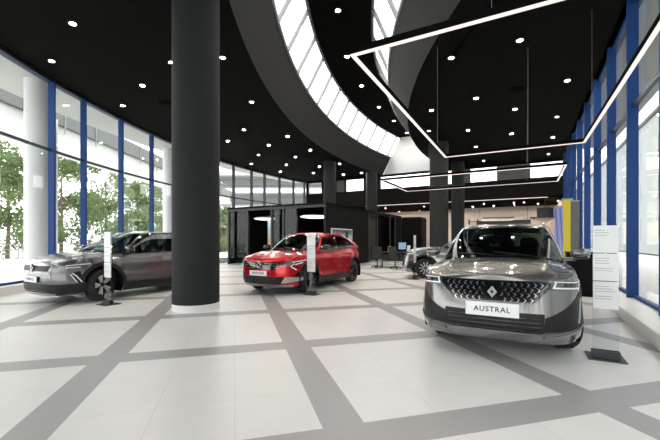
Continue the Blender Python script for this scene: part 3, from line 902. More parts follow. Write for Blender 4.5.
    def Ux(x): return 1 + (x - c.xft) / (c.xrt - c.xft) if c.xrt <= x <= c.xft else None
    for sg in (1, -1):
        for x, za, zb, dx in P['doors']:
            c.ribbon(sl, [(sg * Ux(x), za), (sg * Ux(x + dx), (za + zb) / 2), (sg * Ux(x + dx), zb)], .009, .0015)
        c.ribbon(sl, [(sg * Ux(P['doors'][0][0]), cz + .015), (sg * Ux(P['doors'][-1][0]), cz + .015)], .008, .0015, 20)
    sl.build('door_gap', M['gap'], root)
    # side crease and door handles
    for sg in (1, -1):
        for x in P['handles']:
            z = c.zt(x) - .115; p = c.base(sg * Ux(x), z); n = Vector((0, sg, 0))
            MB().box(p + n * .018, (.20, .022, .028)).box(p + n * .006 + Vector((.085, 0, 0)), (.02, .02, .024)).box(p + n * .006 - Vector((.085, 0, 0)), (.02, .02, .024)).build('door_handle', P.get('handlemat') or paint, root, bevel=.004)
    # ---- greenhouse
    UaA, UaB = P['ua']
    cuts = sorted(set([0, UaA, UaB] + P['pillars'] + [2.3, 2.42, 3.0] + [1.0, 2.0]))
    cols = []
    for i in range(len(cuts) - 1):
        k = max(1, int((cuts[i + 1] - cuts[i]) / .05))
        cols += [cuts[i] + (cuts[i + 1] - cuts[i]) * q / k for q in range(k)]
    cols.append(3.0)
    vs = [0, .04, .12, .22, .32, .42, .52, .62, .72, .80, .87, .92, .965, 1.0]
    roof = MB(); trim = MB(); glassm = {}
    pil = P['pillars']     # [B0,B1,C0,C1,D0]
    for sg in (1, -1):
        for i in range(len(cols) - 1):
            um = (cols[i] + cols[i + 1]) / 2
            for k in range(len(vs) - 1):
                vm = (vs[k] + vs[k + 1]) / 2
                q = [c.gh(sg * cols[i], vs[k]), c.gh(sg * cols[i + 1], vs[k]), c.gh(sg * cols[i + 1], vs[k + 1]), c.gh(sg * cols[i], vs[k + 1])]
                key = None; tgt = roof
                if um < UaA:
                    key = 'windscreen' if vm < .965 else None
                elif um < UaB: tgt = roof if vm > .0 else trim
                elif um < pil[0]: key = ('side_window', 0, sg)
                elif um < pil[1]: tgt = trim
                elif um < pil[2]: key = ('side_window', 1, sg)
                elif um < pil[3]: tgt = trim
                elif um < pil[4]: key = ('side_window', 2, sg)
                elif um < 2.42: tgt = roof
                else: key = 'rear_window' if .1 < vm < .92 else None
                if isinstance(key, tuple):
                    if vm < .04: key = None; tgt = trim
                    elif vm > .87: key = None; tgt = trim if vm < .92 else roof
                if key: glassm.setdefault(key, MB()).add(q, [(0, 1, 2, 3)])
                else: tgt.add(q, [(0, 1, 2, 3)])
    # roof skin
    RW = []
    for u in cols:
        p = c.gh(u, 1); row = []
        for k in range(-8, 9):
            t = k / 8; row.append(Vector((p.x, p.y * t, c.zr(p.x) - g.get('crown', .03) * (p.y * t / g['top'][4]) ** 2)))
        RW.append(row)
    roof.grid(RW)
    roof.build('roof', P.get('roofmat') or paint, root, smooth=True, merge=.002)
    trim.build('window_trim', M['gloss'], root, smooth=True, merge=.002)
    for key, m in glassm.items():
        nm = key if isinstance(key, str) else key[0]
        m.build(nm, M['shieldglass'] if nm == 'windscreen' else M['carglass'], root, smooth=True, merge=.002)
    # A pillars of another colour
    if P.get('apillar'):
        for sg in (1, -1):
            A = [c.gh(sg * (UaA + .01), v) + Vector((.004, sg * .006, .004)) for v in vs]; B = [c.gh(sg * (UaB - .0), v) + Vector((.004, sg * .008, .003)) for v in vs]
            MB().grid([A, B]).build('windscreen_pillar', P['apillar'], root, smooth=True)
    if P.get('rails'):
        for sg in (1, -1):
            pts = []
            for i in range(15):
                u = .95 + (2.05 - .95) * i / 14; p = c.gh(sg * u, 1.0); lift = .035 * min(1, min(i, 14 - i) / 1.5)
                pts.append(p + Vector((0, -sg * .03, lift)))
            MB().tube(pts, .016, 8).build('roof_rail', P['rails'], root, smooth=True)
    # antenna fin
    xr = g['top'][3] + .25
    MB().add([(xr + .1, 0, c.zr(xr) - .01), (xr - .06, .02, c.zr(xr) - .01), (xr - .06, -.02, c.zr(xr) - .01), (xr - .05, 0, c.zr(xr) + .05)], [(0, 1, 3), (1, 2, 3), (2, 0, 3)]).build('antenna_fin', M['gloss'], root)
    # wipers
    for (y0, y1) in ((.55, -.05), (-.05, -.55)):
        a = c.gh(c_u(c, y0), .03) + Vector((.015, 0, .015)); b = c.gh(c_u(c, y1), .10) + Vector((.015, 0, .02)); m = a.lerp(b, .5) + Vector((.012, 0, .012))
        MB().tube([a, m, b], .008, 6).build('wiper', M['clad'], root)
    # ---- mirrors
    for sg in (1, -1):
        x = g['bot'][0] - P.get('mirx', .50); z = c.zt(x) + .15; y = c.sy(x, c.zt(x))
        mm = MB(); L = []
        for q in (-1, -.85, -.4, .2, .7, 1):
            k = math.sqrt(max(0.02, 1 - abs(q) ** 3)); row = []
            for a in range(14):
                t = 2 * PI * a / 14; row.append(Vector((x + .02 + .085 * k * math.cos(t) * (1 if math.cos(t) > 0 else .45), sg * (y + .14 + .115 * q), z + .073 * k * math.sin(t) * (1 - .12 * q))))
            L.append(row)
        mm.grid(L, close=True); mm.add(L[0], [tuple(range(14))]); mm.add(L[-1], [tuple(range(14))])
        mo = mm.build('door_mirror', P.get('mirmat') or paint, root, smooth=True)
        MB().box((x - .022, sg * (y + .145), z), (.012, .2, .115)).build('mirror_glass', M['chrome'], mo)
        MB().box((x + .0, sg * (y + .01), z - .085), (.09, .16, .05)).box((x + .01, sg * (y + .13), z - .07), (.14, .19, .022)).build('mirror_foot', M['gloss'], mo)
    # ---- wheels
    tw = P.get('tw', .235)
    tp = [(R - .125, -tw / 2 + .01), (R - .06, -tw / 2), (R - .02, -tw / 2 + .012), (R, -tw / 2 + .045), (R, tw / 2 - .045), (R - .02, tw / 2 - .012), (R - .06, tw / 2), (R - .125, tw / 2 - .01), (R - .14, 0)]
    mt = me_r = me_f = None
    for xc in (c.xa, -c.xa):
        for sg in (1, -1):
            yy = c.w(.4) - tw / 2 - .035
            rot = Matrix.Rotation(-sg * PI / 2, 4, 'X')
            wo = MB().lathe(tp, 48, closed=True).build('wheel', M['tyre'], root, smooth=True)
            wo.location = (xc, sg * yy, R); wo.rotation_euler = (-sg * PI / 2, 0, .3 if xc > 0 else .0)
            rr = R - .115
            rm = MB().lathe([(rr, -.1), (rr, tw / 2 - .02), (rr - .02, tw / 2 - .012), (rr - .035, tw / 2 - .03), (rr - .03, -.1)], 40, closed=True)
            rm.lathe([(0, -.02), (rr - .02, -.02), (rr - .02, -.03), (0, -.03)], 40)
            rm.build('rim', M['rimd'], wo, smooth=True)
            sp = MB(); ns = P.get('spokes', 5)
            for k in range(ns):
                a = 2 * PI * k / ns
                for da in ((-.17, .17) if P.get('twin', 1) else (0,)):
                    ca, sa = math.cos(a + da * .4), math.sin(a + da * .4); cb, sb = math.cos(a + da), math.sin(a + da); wd = P.get('spw', .028)
                    z0, z1 = tw / 2 - .045, tw / 2 - .02
                    p0 = Vector((.05 * ca, .05 * sa, 0)); p1 = Vector(((rr - .015) * cb, (rr - .015) * sb, 0)); d = (p1 - p0).normalized(); n = Vector((-d.y, d.x, 0))
                    vs_ = [p0 - n * wd * .6 + Vector((0, 0, z0 - .03)), p0 + n * wd * .6 + Vector((0, 0, z0 - .03)), p1 + n * wd + Vector((0, 0, z1 - .04)), p1 - n * wd + Vector((0, 0, z1 - .04)),
                           p0 - n * wd * .6 + Vector((0, 0, z0)), p0 + n * wd * .6 + Vector((0, 0, z0)), p1 + n * wd * .8 + Vector((0, 0, z1)), p1 - n * wd * .8 + Vector((0, 0, z1))]
                    sp.add(vs_, [(0, 1, 2, 3), (4, 5, 6, 7), (0, 1, 5, 4), (1, 2, 6, 5), (2, 3, 7, 6), (3, 0, 4, 7)])
            sp.build('spokes', P.get('spokemat') or M['rims'], wo)
            MB().lathe([(0, tw / 2 - .025), (.04, tw / 2 - .03), (.06, tw / 2 - .06)], 20).build('hub_cap', M['rimd'], wo, smooth=True)
            MB().lathe([(0, -.045), (.15, -.045), (.15, -.06), (0, -.06)], 28).build('brake_disc', M['satin'], wo)
    # ---- interior
    zb = .42
    MB().box((.0, 0, zb), (2.9, 1.42, .04)).box((.05, .70, .72), (2.4, .03, .5)).box((.05, -.70, .72), (2.4, .03, .5)).build('cabin_floor', M['cabin'], root)
    xd = g['bot'][0] - .42
    MB().box((xd, 0, .86), (.34, 1.36, .22)).box((xd + .28, 0, .88), (.45, 1.36, .1)).build('dashboard', M['cabin'], root, bevel=.03)
    MB().box((xd - .19, -.05, .98), (.02, .26, .14)).build('centre_screen', M['screen'], root)
    sx = xd - .85
    for sg in (1, -1):
        s_ = MB().box((sx + .2, sg * .37, .60), (.52, .50, .16)).build('seat', M['seat'], root, bevel=.04)
        MB().box((sx - .12, sg * .37, .93), (.13, .48, .62), ry=-.28).build('backrest', M['seat'], s_, bevel=.04)
        MB().box((sx - .235, sg * .37, 1.30), (.09, .26, .16), ry=-.15).build('headrest', M['seat'], s_, bevel=.03)
    rb = MB().box((sx - .75, 0, .60), (.5, 1.3, .16)).build('rear_bench', M['seat'], root, bevel=.04)
    MB().box((sx - 1.06, 0, .92), (.13, 1.3, .58), ry=-.35).build('bench_back', M['seat'], rb, bevel=.04)
    for sg in (1, 0, -1): MB().box((sx - 1.19, sg * .42, 1.24), (.08, .24, .13), ry=-.2).build('headrest', M['seat'], rb, bevel=.02)
    t = []
    for i in range(25):
        a = 2 * PI * i / 24; p = Matrix.Rotation(-.45, 3, 'Y') @ Vector((0, .18 * math.cos(a), .18 * math.sin(a))); t.append(p + Vector((xd - .33, .37, .98)))
    MB().tube(t, .016, 8).build('steering_wheel', M['cabin'], root)
    MB().box((g['top'][0] + .03, 0, c.zr(g['top'][0]) - .11), (.03, .24, .07)).build('rear_view_mirror', M['cabin'], root)
    # tail lamps
    for sg in (1, -1):
        c.patch(MB(), [(sg * 2.15, c.zt(-2.1) - .22), (sg * 2.75, c.zt(-2.1) - .22), (sg * 2.75, c.zt(-2.1) - .12), (sg * 2.15, c.zt(-2.1) - .10)], nu=10, nv=2).build('tail_lamp', M['tail'], root, smooth=True)
    return c, root

def c_u(c, y):
    g = c.P['gh']; k = min(.999, (abs(y) / g['bot'][4]) ** (g['nb'] / 2)); u = math.asin(k) / (PI / 2); return u if y >= 0 else -u

def plate(c, root, z, w, h, txt, size, tilt=.0):
    x = c.fx(z) + .035
    p = MB().box((x, 0, z), (.012, w, h)).build('number_plate', M['plate'], root, bevel=.003)
    MB().box((x - .03, 0, z), (.05, w * .8, h * .7)).build('plate_bracket', M['clad'], p)
    if txt:
        M4 = Matrix.Translation((x + .0075, 0, z)) @ Matrix.Rotation(PI / 2, 4, 'Z') @ Matrix.Rotation(PI / 2, 4, 'X')
        text_mesh(txt, size, 'lettering', M['ink'], p, M4, .001, 1.12, size * .012)

def diamond_emblem(c, root, z, h, mat):
    x = c.fx(z) + .028; w = h * .76
    def rhomb(mb, sy, sz, t, x0, x1):
        o = [(0, sz), (sy, 0), (0, -sz), (-sy, 0)]; k = 1 - t
        vs = []
        for xx in (x0, x1): vs += [(xx, a, z + b) for a, b in o] + [(xx, a * k, z + b * k) for a, b in o]
        fs = []
        for i in range(4):
            j = (i + 1) % 4
            fs += [(i, j, 4 + j, 4 + i), (8 + i, 8 + j, 12 + j, 12 + i), (i, j, 8 + j, 8 + i), (4 + i, 4 + j, 12 + j, 12 + i)]
        mb.add(vs, fs)
    b = MB(); b.add([(x - .004, 0, z + h / 2 * 1.1), (x - .004, w / 2 * 1.1, z), (x - .004, 0, z - h / 2 * 1.1), (x - .004, -w / 2 * 1.1, z)], [(0, 1, 2, 3)])
    e = b.build('emblem', M['gloss'], root)
    m = MB(); rhomb(m, w / 2, h / 2, .17, x - .03, x + .012); rhomb(m, w / 2 * .66, h / 2 * .66, .26, x - .03, x + .012)
    m.build('diamond_ring', mat, e)

def chevron(c, mb, y, z, s, t, off=.012):
    # a ")"-shaped tooth opening towards the centre
    sg = 1 if y >= 0 else -1
    pts = [(y - sg * s * .52, z + s * .62), (y - sg * s * .1, z + s * .42), (y + sg * s * .30, z), (y - sg * s * .1, z - s * .42), (y - sg * s * .52, z - s * .62)]
    for i in range(4):
        (ya, za), (yb, zb2) = pts[i], pts[i + 1]
        wa = t * (.35 + .65 * (1 - abs(i - 2) / 2)); wb = t * (.35 + .65 * (1 - abs(i + 1 - 2) / 2))
        q = [(ya - sg * wa, za), (ya + sg * wa * .2, za), (yb + sg * wb * .2, zb2), (yb - sg * wb, zb2)]
        f = [Vector((c.base(c.Uy(a, b), b).x + off, a, b)) for a, b in q]
        k = [p - Vector((.012, 0, 0)) for p in f]
        mb.add(f + k, [(0, 1, 2, 3), (0, 1, 5, 4), (1, 2, 6, 5), (2, 3, 7, 6), (3, 0, 4, 7)])

# ---- large grey SUV (right)
AUS = dict(wb=2.67, R=.365, n=3.5, xft=1.42, xrt=-1.25, zl=.20, flare=.03, cladz=.40, archtrim=.06, tw=.24,
    front=[(.15, 2.12), (.24, 2.20), (.32, 2.245), (.42, 2.262), (.50, 2.262), (.58, 2.25), (.66, 2.228), (.76, 2.192), (.85, 2.15), (.92, 2.10), (1.0, 2.0), (1.1, 1.85)],
    rear=[(.15, -2.10), (.3, -2.22), (.5, -2.27), (.8, -2.26), (1.0, -2.20), (1.1, -2.12)],
    width=[(.15, .81), (.24, .845), (.35, .868), (.5, .873), (.65, .865), (.80, .874), (.92, .86), (1.02, .835), (1.12, .80)],
    belt=[(-2.3, 1.08), (-1.6, 1.09), (-.6, 1.055), (.3, 1.03), (1.0, 1.005), (1.5, .985), (1.9, .945), (2.1, .90), (2.25, .87)],
    hood=[(-2.3, 1.10), (-1, 1.12), (.6, 1.13), (1.2, 1.115), (1.6, 1.075), (1.95, 1.00), (2.12, .94), (2.25, .87)],
    roof=[(-2.2, 1.36), (-1.9, 1.50), (-1.5, 1.56), (-.8, 1.605), (-.2, 1.615), (.2, 1.59), (.45, 1.545), (.6, 1.50)],
    gh=dict(bot=(1.30, .50, -1.55, -2.12, .825), nb=2.9, top=(.42, .10, -1.35, -1.82, .615), nt=3.4, crown=.045),
    ua=(.70, .775), pillars=[1.29, 1.345, 1.72, 1.765, 1.98], doors=[(1.02, .42, .93, -.05), (-.10, .42, .98, 0), (-.95, .42, .98, -.02)], handles=[.12, -.82], roofmat=M['pblack'], apillar=M['satin'], rails=M['satin'], mirmat=M['pgrey'], spokes=5)
cA, rA = car(AUS, (2.915, 5.97, 0), math.atan2(-E1.y, -E1.x), M['pgrey'], 'dark grey SUV facing the camera with chevron grille and a plate reading AUSTRAL')
def austral_front(c, root):
    gr = c.fpatch(MB(), [(-.42, .655), (.42, .655), (.60, .875), (-.60, .875)], nu=30, nv=6, off=.006, thick=.02).build('grille', M['gloss'], root, smooth=True)
    chs = {1: MB(), -1: MB()}
    for r in range(4):
        z = .682 + r * .053
        for i in range(-9, 10):
            y = (i + (.5 if r % 2 else 0)) * .066
            lim = .42 + (.60 - .42) * (z - .655) / .22 - .03
            if abs(y) > lim or abs(y) < .075: continue
            k = min(1, abs(y) / .52)
            chevron(c, chs[1 if y > 0 else -1], y, z, .034 + .006 * k, .004 + .009 * k ** 1.5)
    for m in chs.values(): m.build('chevron_pattern', M['chrome'], gr)
    diamond_emblem(c, gr, .755, .125, M['satin'])
    for sg in (1, -1):
        U = lambda y, z: sg * c.Uy(y, z)
        hl = c.patch(MB(), [(U(.56, .80), .80), (sg * .80, .795), (sg * .96, .885), (U(.585, .875), .89)], nu=16, nv=5, off=.008, thick=.02).build('headlamp', M['lens'], root, smooth=True)
        d = MB(); c.ribbon(d, [(U(.585, .812), .815), (sg * .60, .808), (sg * .78, .805)], .016, .013); c.ribbon(d, [(U(.60, .88), .877), (sg * .66, .868), (sg * .90, .868)], .010, .012); c.ribbon(d, [(U(.60, .82), .82), (U(.62, .87), .875)], .016, .013)
        d.build('light_guide', M['drl'], hl)
        p_ = MB()
        for u_ in (.50, .60, .70):
            c.patch(p_, [(sg * (u_ - .032), .826), (sg * (u_ + .032), .822), (sg * (u_ + .036), .856), (sg * (u_ - .028), .858)], nu=4, nv=2, off=.011, thick=.01)
        p_.build('projector_lens', M['gloss'], hl)
        v = c.patch(MB(), [(U(.50, .345), .345), (sg * .95, .40), (sg * .95, .80), (U(.52, .50), .505)], nu=14, nv=6, off=.007, thick=.02).build('corner_vent', M['clad'], root, smooth=True)
        c.ribbon(MB(), [(sg * .74, .43), (sg * .78, .54), (sg * .86, .68)], .030, .016).build('fang_trim', M['rims'], v)
    lo = c.fpatch(MB(), [(-.50, .33), (.50, .33), (.51, .545), (-.51, .545)], nu=26, nv=6, off=.006, thick=.02).build('lower_grille', M['clad'], root, smooth=True)
    sl = MB()
    for k in range(4): c.ribbon(sl, [(c.Uy(y, .36 + k * .045), .36 + k * .045) for y in (-.47, -.2, 0, .2, .47)], .014, .018)
    sl.build('slats', M['gloss'], lo)
    for sg in (1, -1): MB().box((c.fx(.47) + .0, sg * .37, .49), (.02, .06, .022)).build('parking_sensor', M['clad'], lo)
    for sg in (1, -1):
        c.patch(MB(), [(sg * c.Uy(.50, .25), .235), (sg * .97, .25), (sg * .95, .385), (sg * c.Uy(.52, .34), .335)], nu=12, nv=3, off=.011, thick=.02).build('bumper_corner', M['pgrey'], root, smooth=True)
        c.ribbon(MB(), [(sg * c.Uy(.44, .275), .262), (sg * c.Uy(.60, .29), .30), (sg * .72, .355), (sg * .93, .40)], .026, .018).build('bumper_blade', M['psilver'], root, smooth=True)
    c.fpatch(MB(), [(-.50, .245), (.50, .245), (.48, .318), (-.48, .318)], nu=24, nv=3, off=.012, thick=.03).build('skid_plate', M['psilver'], root, smooth=True)
    plate(c, root, .565, .545, .150, 'AUSTRAL', .082)
austral_front(cA, rA)

# ---- red coupe SUV
ARK = dict(wb=2.72, R=.355, n=2.7, xft=1.42, xrt=-1.2, zl=.21, flare=.03, cladz=.38, archtrim=.06, tw=.22,
    front=[(.15, 2.08), (.25, 2.19), (.35, 2.23), (.5, 2.245), (.66, 2.24), (.8, 2.20), (.88, 2.14), (1.0, 2.0)],
    rear=[(.15, -2.1), (.35, -2.25), (.6, -2.29), (.9, -2.30), (1.05, -2.27), (1.2, -2.2)],
    width=[(.15, .83), (.24, .865), (.35, .895), (.5, .90), (.65, .89), (.82, .90), (.94, .875), (1.05, .83), (1.15, .79)],
    belt=[(-2.35, 1.12), (-1.6, 1.10), (-.6, 1.05), (.3, 1.01), (1.0, .98), (1.5, .955), (1.9, .91), (2.1, .86), (2.25, .80)],
    hood=[(-2.35, 1.16), (-1, 1.12), (.6, 1.10), (1.2, 1.075), (1.6, 1.03), (1.95, .95), (2.12, .88), (2.25, .80)],
    roof=[(-2.2, 1.16), (-1.9, 1.27), (-1.5, 1.42), (-1.0, 1.525), (-.4, 1.565), (.0, 1.56), (.25, 1.535), (.55, 1.46)],
    gh=dict(bot=(1.20, .42, -1.6, -2.2, .825), nb=2.9, top=(.32, .02, -1.35, -2.05, .60), nt=3.0, crown=.04),
    ua=(.70, .79), pillars=[1.29, 1.345, 1.74, 1.78, 1.93], doors=[(.98, .42, .90, -.05), (-.14, .42, .95, 0), (-1.0, .42, .98, -.02)], handles=[.08, -.86], mirmat=M['pblack'], spokemat=M['rimd'], spokes=5)
cR, rR = car(ARK, (-.64, 10.62, 0), math.atan2(-E1.y, -E1.x), M['pred'], 'bright red coupe SUV parked in front of the black office cabin')
def arkana_front(c, root):
    gr = c.fpatch(MB(), [(-.50, .63), (.50, .63), (.56, .80), (-.56, .80)], nu=26, nv=5, off=.006, thick=.02).build('grille', M['gloss'], root, smooth=True)
    m = MB()
    for k in range(3):
        for sg in (1, -1): c.ribbon(m, [(sg * c.Uy(y, .665 + k * .05), .665 + k * .05) for y in (.14, .3, .5)], .006, .012)
    m.build('chrome_bars', M['satin'], gr)
    diamond_emblem(c, gr, .735, .17, M['chrome'])
    for sg in (1, -1):
        hl = c.patch(MB(), [(sg * c.Uy(.56, .70), .70), (sg * .80, .72), (sg * .98, .86), (sg * c.Uy(.57, .815), .815)], nu=14, nv=4, off=.008, thick=.02).build('headlamp', M['lens'], root, smooth=True)
        d = MB(); c.ribbon(d, [(sg * .60, .80), (sg * .95, .845)], .016, .014); c.ribbon(d, [(sg * .66, .77), (sg * .58, .70), (sg * .72, .62)], .018, .014)
        c.ribbon(d, [(sg * .68, .745), (sg * .86, .79)], .02, .012)
        d.build('light_guide', M['drl'], hl)
        v = c.patch(MB(), [(sg * .62, .42), (sg * .86, .44), (sg * .88, .60), (sg * .74, .56)], nu=8, nv=4, off=.006, thick=.02).build('corner_vent', M['gloss'], root, smooth=True)
        c.patch(MB(), [(sg * c.Uy(.56, .30), .30), (sg * .88, .36), (sg * .86, .43), (sg * c.Uy(.66, .45), .45)], nu=8, nv=3, off=.010, thick=.02).build('bumper_blade', M['satin'], root, smooth=True)
    lo = c.fpatch(MB(), [(-.60, .27), (.60, .27), (.64, .46), (-.64, .46)], nu=26, nv=5, off=.006, thick=.02).build('lower_grille', M['clad'], root, smooth=True)
    sl = MB()
    for k in range(3): c.ribbon(sl, [(c.Uy(y, .32 + k * .05), .32 + k * .05) for y in (-.5, -.2, 0, .2, .5)], .012, .014)
    sl.build('slats', M['gloss'], lo)
    c.fpatch(MB(), [(-.75, .205), (.75, .205), (.78, .262), (-.78, .262)], nu=24, nv=3, off=.012, thick=.03).build('front_lip', M['satin'], root, smooth=True)
    plate(c, root, .535, .54, .12, 'ARKANA', .085)
arkana_front(cR, rR)

# ---- slate grey small SUV (left)
SYM = dict(wb=2.64, R=.36, n=3.3, xft=1.42, xrt=-1.2, zl=.20, flare=.03, cladz=.38, archtrim=.075, tw=.225,
    front=[(.15, 2.13), (.25, 2.22), (.35, 2.25), (.5, 2.26), (.68, 2.255), (.80, 2.23), (.88, 2.18), (1.0, 2.05)],
    rear=[(.15, -2.0), (.35, -2.15), (.6, -2.2), (.9, -2.19), (1.05, -2.14), (1.2, -2.05)],
    width=[(.15, .82), (.24, .855), (.35, .885), (.5, .89), (.65, .88), (.80, .89), (.92, .87), (1.03, .825), (1.12, .79)],
    belt=[(-2.25, 1.10), (-1.6, 1.09), (-.6, 1.04), (.3, 1.01), (1.0, .985), (1.5, .965), (1.9, .93), (2.12, .88), (2.27, .84)],
    hood=[(-2.25, 1.12), (-1, 1.11), (.6, 1.10), (1.2, 1.085), (1.6, 1.05), (1.9, .985), (2.12, .92), (2.27, .84)],
    roof=[(-2.1, 1.36), (-1.8, 1.48), (-1.3, 1.545), (-.6, 1.575), (-.1, 1.575), (.2, 1.55), (.4, 1.515), (.6, 1.46)],
    gh=dict(bot=(1.27, .45, -1.5, -2.06, .82), nb=2.9, top=(.36, .05, -1.3, -1.8, .60), nt=3.2, crown=.04),
    ua=(.70, .79), pillars=[1.29, 1.345, 1.74, 1.78, 1.95], doors=[(.98, .42, .91, -.05), (-.10, .42, .96, 0), (-.92, .42, .97, -.02)], handles=[.10, -.80], roofmat=M['pblack'], mirmat=M['pblack'], spokes=5)
cS, rS = car(SYM, (-5.08, 9.34, 0), math.atan2(-E1.y, -E1.x), M['pshadow'], 'slate grey black-roofed SUV by the left glass wall, half behind the near column')
def symbioz_front(c, root):
    gr = c.fpatch(MB(), [(-.52, .70), (.52, .70), (.56, .81), (-.56, .81)], nu=26, nv=4, off=.006, thick=.02).build('grille', M['clad'], root, smooth=True)
    m = MB()
    for k in range(3): c.ribbon(m, [(c.Uy(y, .715 + k * .035), .715 + k * .035) for y in (-.5, -.2, .2, .5)], .008, .013)
    m.build('bars', M['clad'], gr)
    diamond_emblem(c, gr, .765, .16, M['chrome'])
    b = c.fpatch(MB(), [(-.60, .57), (.60, .57), (.58, .685), (-.58, .685)], nu=26, nv=4, off=.008, thick=.02).build('body_blade', M['psilver'], root, smooth=True)
    for sg in (1, -1):
        hl = c.patch(MB(), [(sg * c.Uy(.57, .745), .745), (sg * .86, .765), (sg * .97, .85), (sg * c.Uy(.58, .83), .83)], nu=14, nv=4, off=.008, thick=.02).build('headlamp', M['lens'], root, smooth=True)
        d = MB(); c.ribbon(d, [(sg * .60, .815), (sg * .95, .838)], .014, .014); c.ribbon(d, [(sg * .62, .77), (sg * .84, .78)], .012, .014); d.build('light_guide', M['drl'], hl)
        v = c.patch(MB(), [(sg * .80, .46), (sg * .90, .44), (sg * .84, .70), (sg * .72, .66)], nu=6, nv=6, off=.007, thick=.02).build('corner_vent', M['clad'], root, smooth=True)
        d2 = MB(); c.ribbon(d2, [(sg * .86, .47), (sg * .79, .60), (sg * .73, .66)], .022, .014); c.ribbon(d2, [(sg * .80, .47), (sg * .70, .64)], .016, .012); d2.build('running_light', M['drl'], v)
        c.patch(MB(), [(sg * c.Uy(.50, .25), .22), (sg * .97, .24), (sg * .97, .44), (sg * c.Uy(.60, .44), .44)], nu=10, nv=3, off=.010, thick=.02).build('bumper_corner', M['clad'], root, smooth=True)
    lo = c.fpatch(MB(), [(-.58, .26), (.58, .26), (.60, .44), (-.60, .44)], nu=26, nv=5, off=.006, thick=.02).build('lower_grille', M['clad'], root, smooth=True)
    sl = MB()
    for k in range(3): c.ribbon(sl, [(c.Uy(y, .30 + k * .05), .30 + k * .05) for y in (-.5, -.2, 0, .2, .5)], .012, .014)
    sl.build('slats', M['gloss'], lo)
    c.fpatch(MB(), [(-.62, .205), (.62, .205), (.64, .25), (-.64, .25)], nu=24, nv=3, off=.012, thick=.03).build('skid_plate', M['satin'], root, smooth=True)
    plate(c, root, .535, .54, .12, 'SYMBIOZ', .085)
symbioz_front(cS, rS)

# ---- silver car behind
SIL = dict(AUS); SIL.update(gh=dict(bot=(.85, .10, -1.55, -2.12, .825), nb=2.9, top=(.0, -.3, -1.35, -1.82, .615), nt=3.4, crown=.045), roofmat=None, apillar=None, rails=None, mirmat=M['pblack'], R=.36, spokemat=M['rims'], spokes=10, twin=0, spw=.016)
f4 = -E2
cF, rF = car(SIL, (4.86, 12.42, 0), math.atan2(f4.y, f4.x), M['psilver'], 'silver car side-on behind the grey SUV with only its nose showing')
def silver_front(c, root):
    gr = c.fpatch(MB(), [(-.5, .62), (.5, .62), (.58, .82), (-.58, .82)], nu=20, nv=5, off=.006, thick=.02).build('grille', M['gloss'], root, smooth=True)
    diamond_emblem(c, gr, .74, .16, M['chrome'])
    for sg in (1, -1):
        hl = c.patch(MB(), [(sg * c.Uy(.58, .78), .78), (sg * .86, .79), (sg * .95, .88), (sg * c.Uy(.6, .86), .86)], nu=12, nv=4, off=.008, thick=.02).build('headlamp', M['lens'], root, smooth=True)
        c.ribbon(MB(), [(sg * .6, .845), (sg * .92, .865)], .014, .014).build('light_guide', M['drl'], hl)
        c.patch(MB(), [(sg * .66, .34), (sg * .90, .34), (sg * .88, .62), (sg * .76, .56)], nu=6, nv=5, off=.007, thick=.02).build('corner_vent', M['clad'], root, smooth=True)
    c.fpatch(MB(), [(-.55, .27), (.55, .27), (.6, .5), (-.6, .5)], nu=20, nv=4, off=.006, thick=.02).build('lower_grille', M['clad'], root, smooth=True)
silver_front(cF, rF)

# ------------------------------------------------------------------ outside
structure(ngon([(-120, -60), (120, -60), (120, 140), (-120, 140)], -.125, -.2, 'ground_outside', M['pave']))
# canopy over the pavement along both glass walls
rows = [[fpt(tf - .05 + (tn - tf + .05) * i / 50, r, z) for i in range(51)] for r, z in ((FR + .1, ZC + .32), (FR + 3.0, ZC + .45), (FR + 3.0, ZC + .95), (FR + .1, ZC + .95))]
structure(MB().grid(rows).build('ceiling_canopy_left', M['soffit']))
o = structure(MB().box((1.15, RA / 2, ZC + .7), (1.9, -RA, .6)).build('ceiling_canopy_right', M['soffit'])); o.location = K; o.rotation_euler.z = -ANG
for x, y, r, lb in ((-9.45, 11.45, .33, 'white round column outside the left glass wall, nearest one'), (-12.0, 15.2, .28, 'white round column outside, seen just right of the first blue mullion'), (-9.15, 20.2, .33, 'white round column outside, seen beside the dark near column')):
    e = tag(empty('outdoor_column', (x, y, -.12)), lb, 'column', None, 'structure')
    MB().lathe([(r, 0), (r, ZC + .55)], 40).build('shaft', M['white'], e, smooth=True); MB().lathe([(r + .05, 0), (r + .05, .12)], 40).build('base', M['white'], e)
# elevated deck across the way
dk = tag(empty('parking_deck', (-16.6, 14, 0)), 'raised concrete deck with pale parapet running past outside the left glass wall', 'deck', None, 'thing')
MB().box((0, 6, 7.05), (2.6, 70, .35)).build('deck_slab', M['render'], dk)
MB().box((1.1, 6, 7.55), (.1, 70, .65)).build('recessed_band', M['soffit'], dk)
MB().box((1.25, 6, 8.35), (.2, 70, 1.0)).build('parapet', M['deck'], dk)
for y in (-24, 38): MB().box((-.3, y, 3.4), (.5, .5, 6.9)).build('pier', M['render'], dk)
for i in range(24): MB().box((1.38, -26 + i * 2.7, 8.4), (.06, .05, 2.0)).build('rail_post', M['fence'], dk)
rl = MB().box((1.38, 6, 9.4), (.05, 70, .05))
rl.build('handrail', M['fence'], dk)
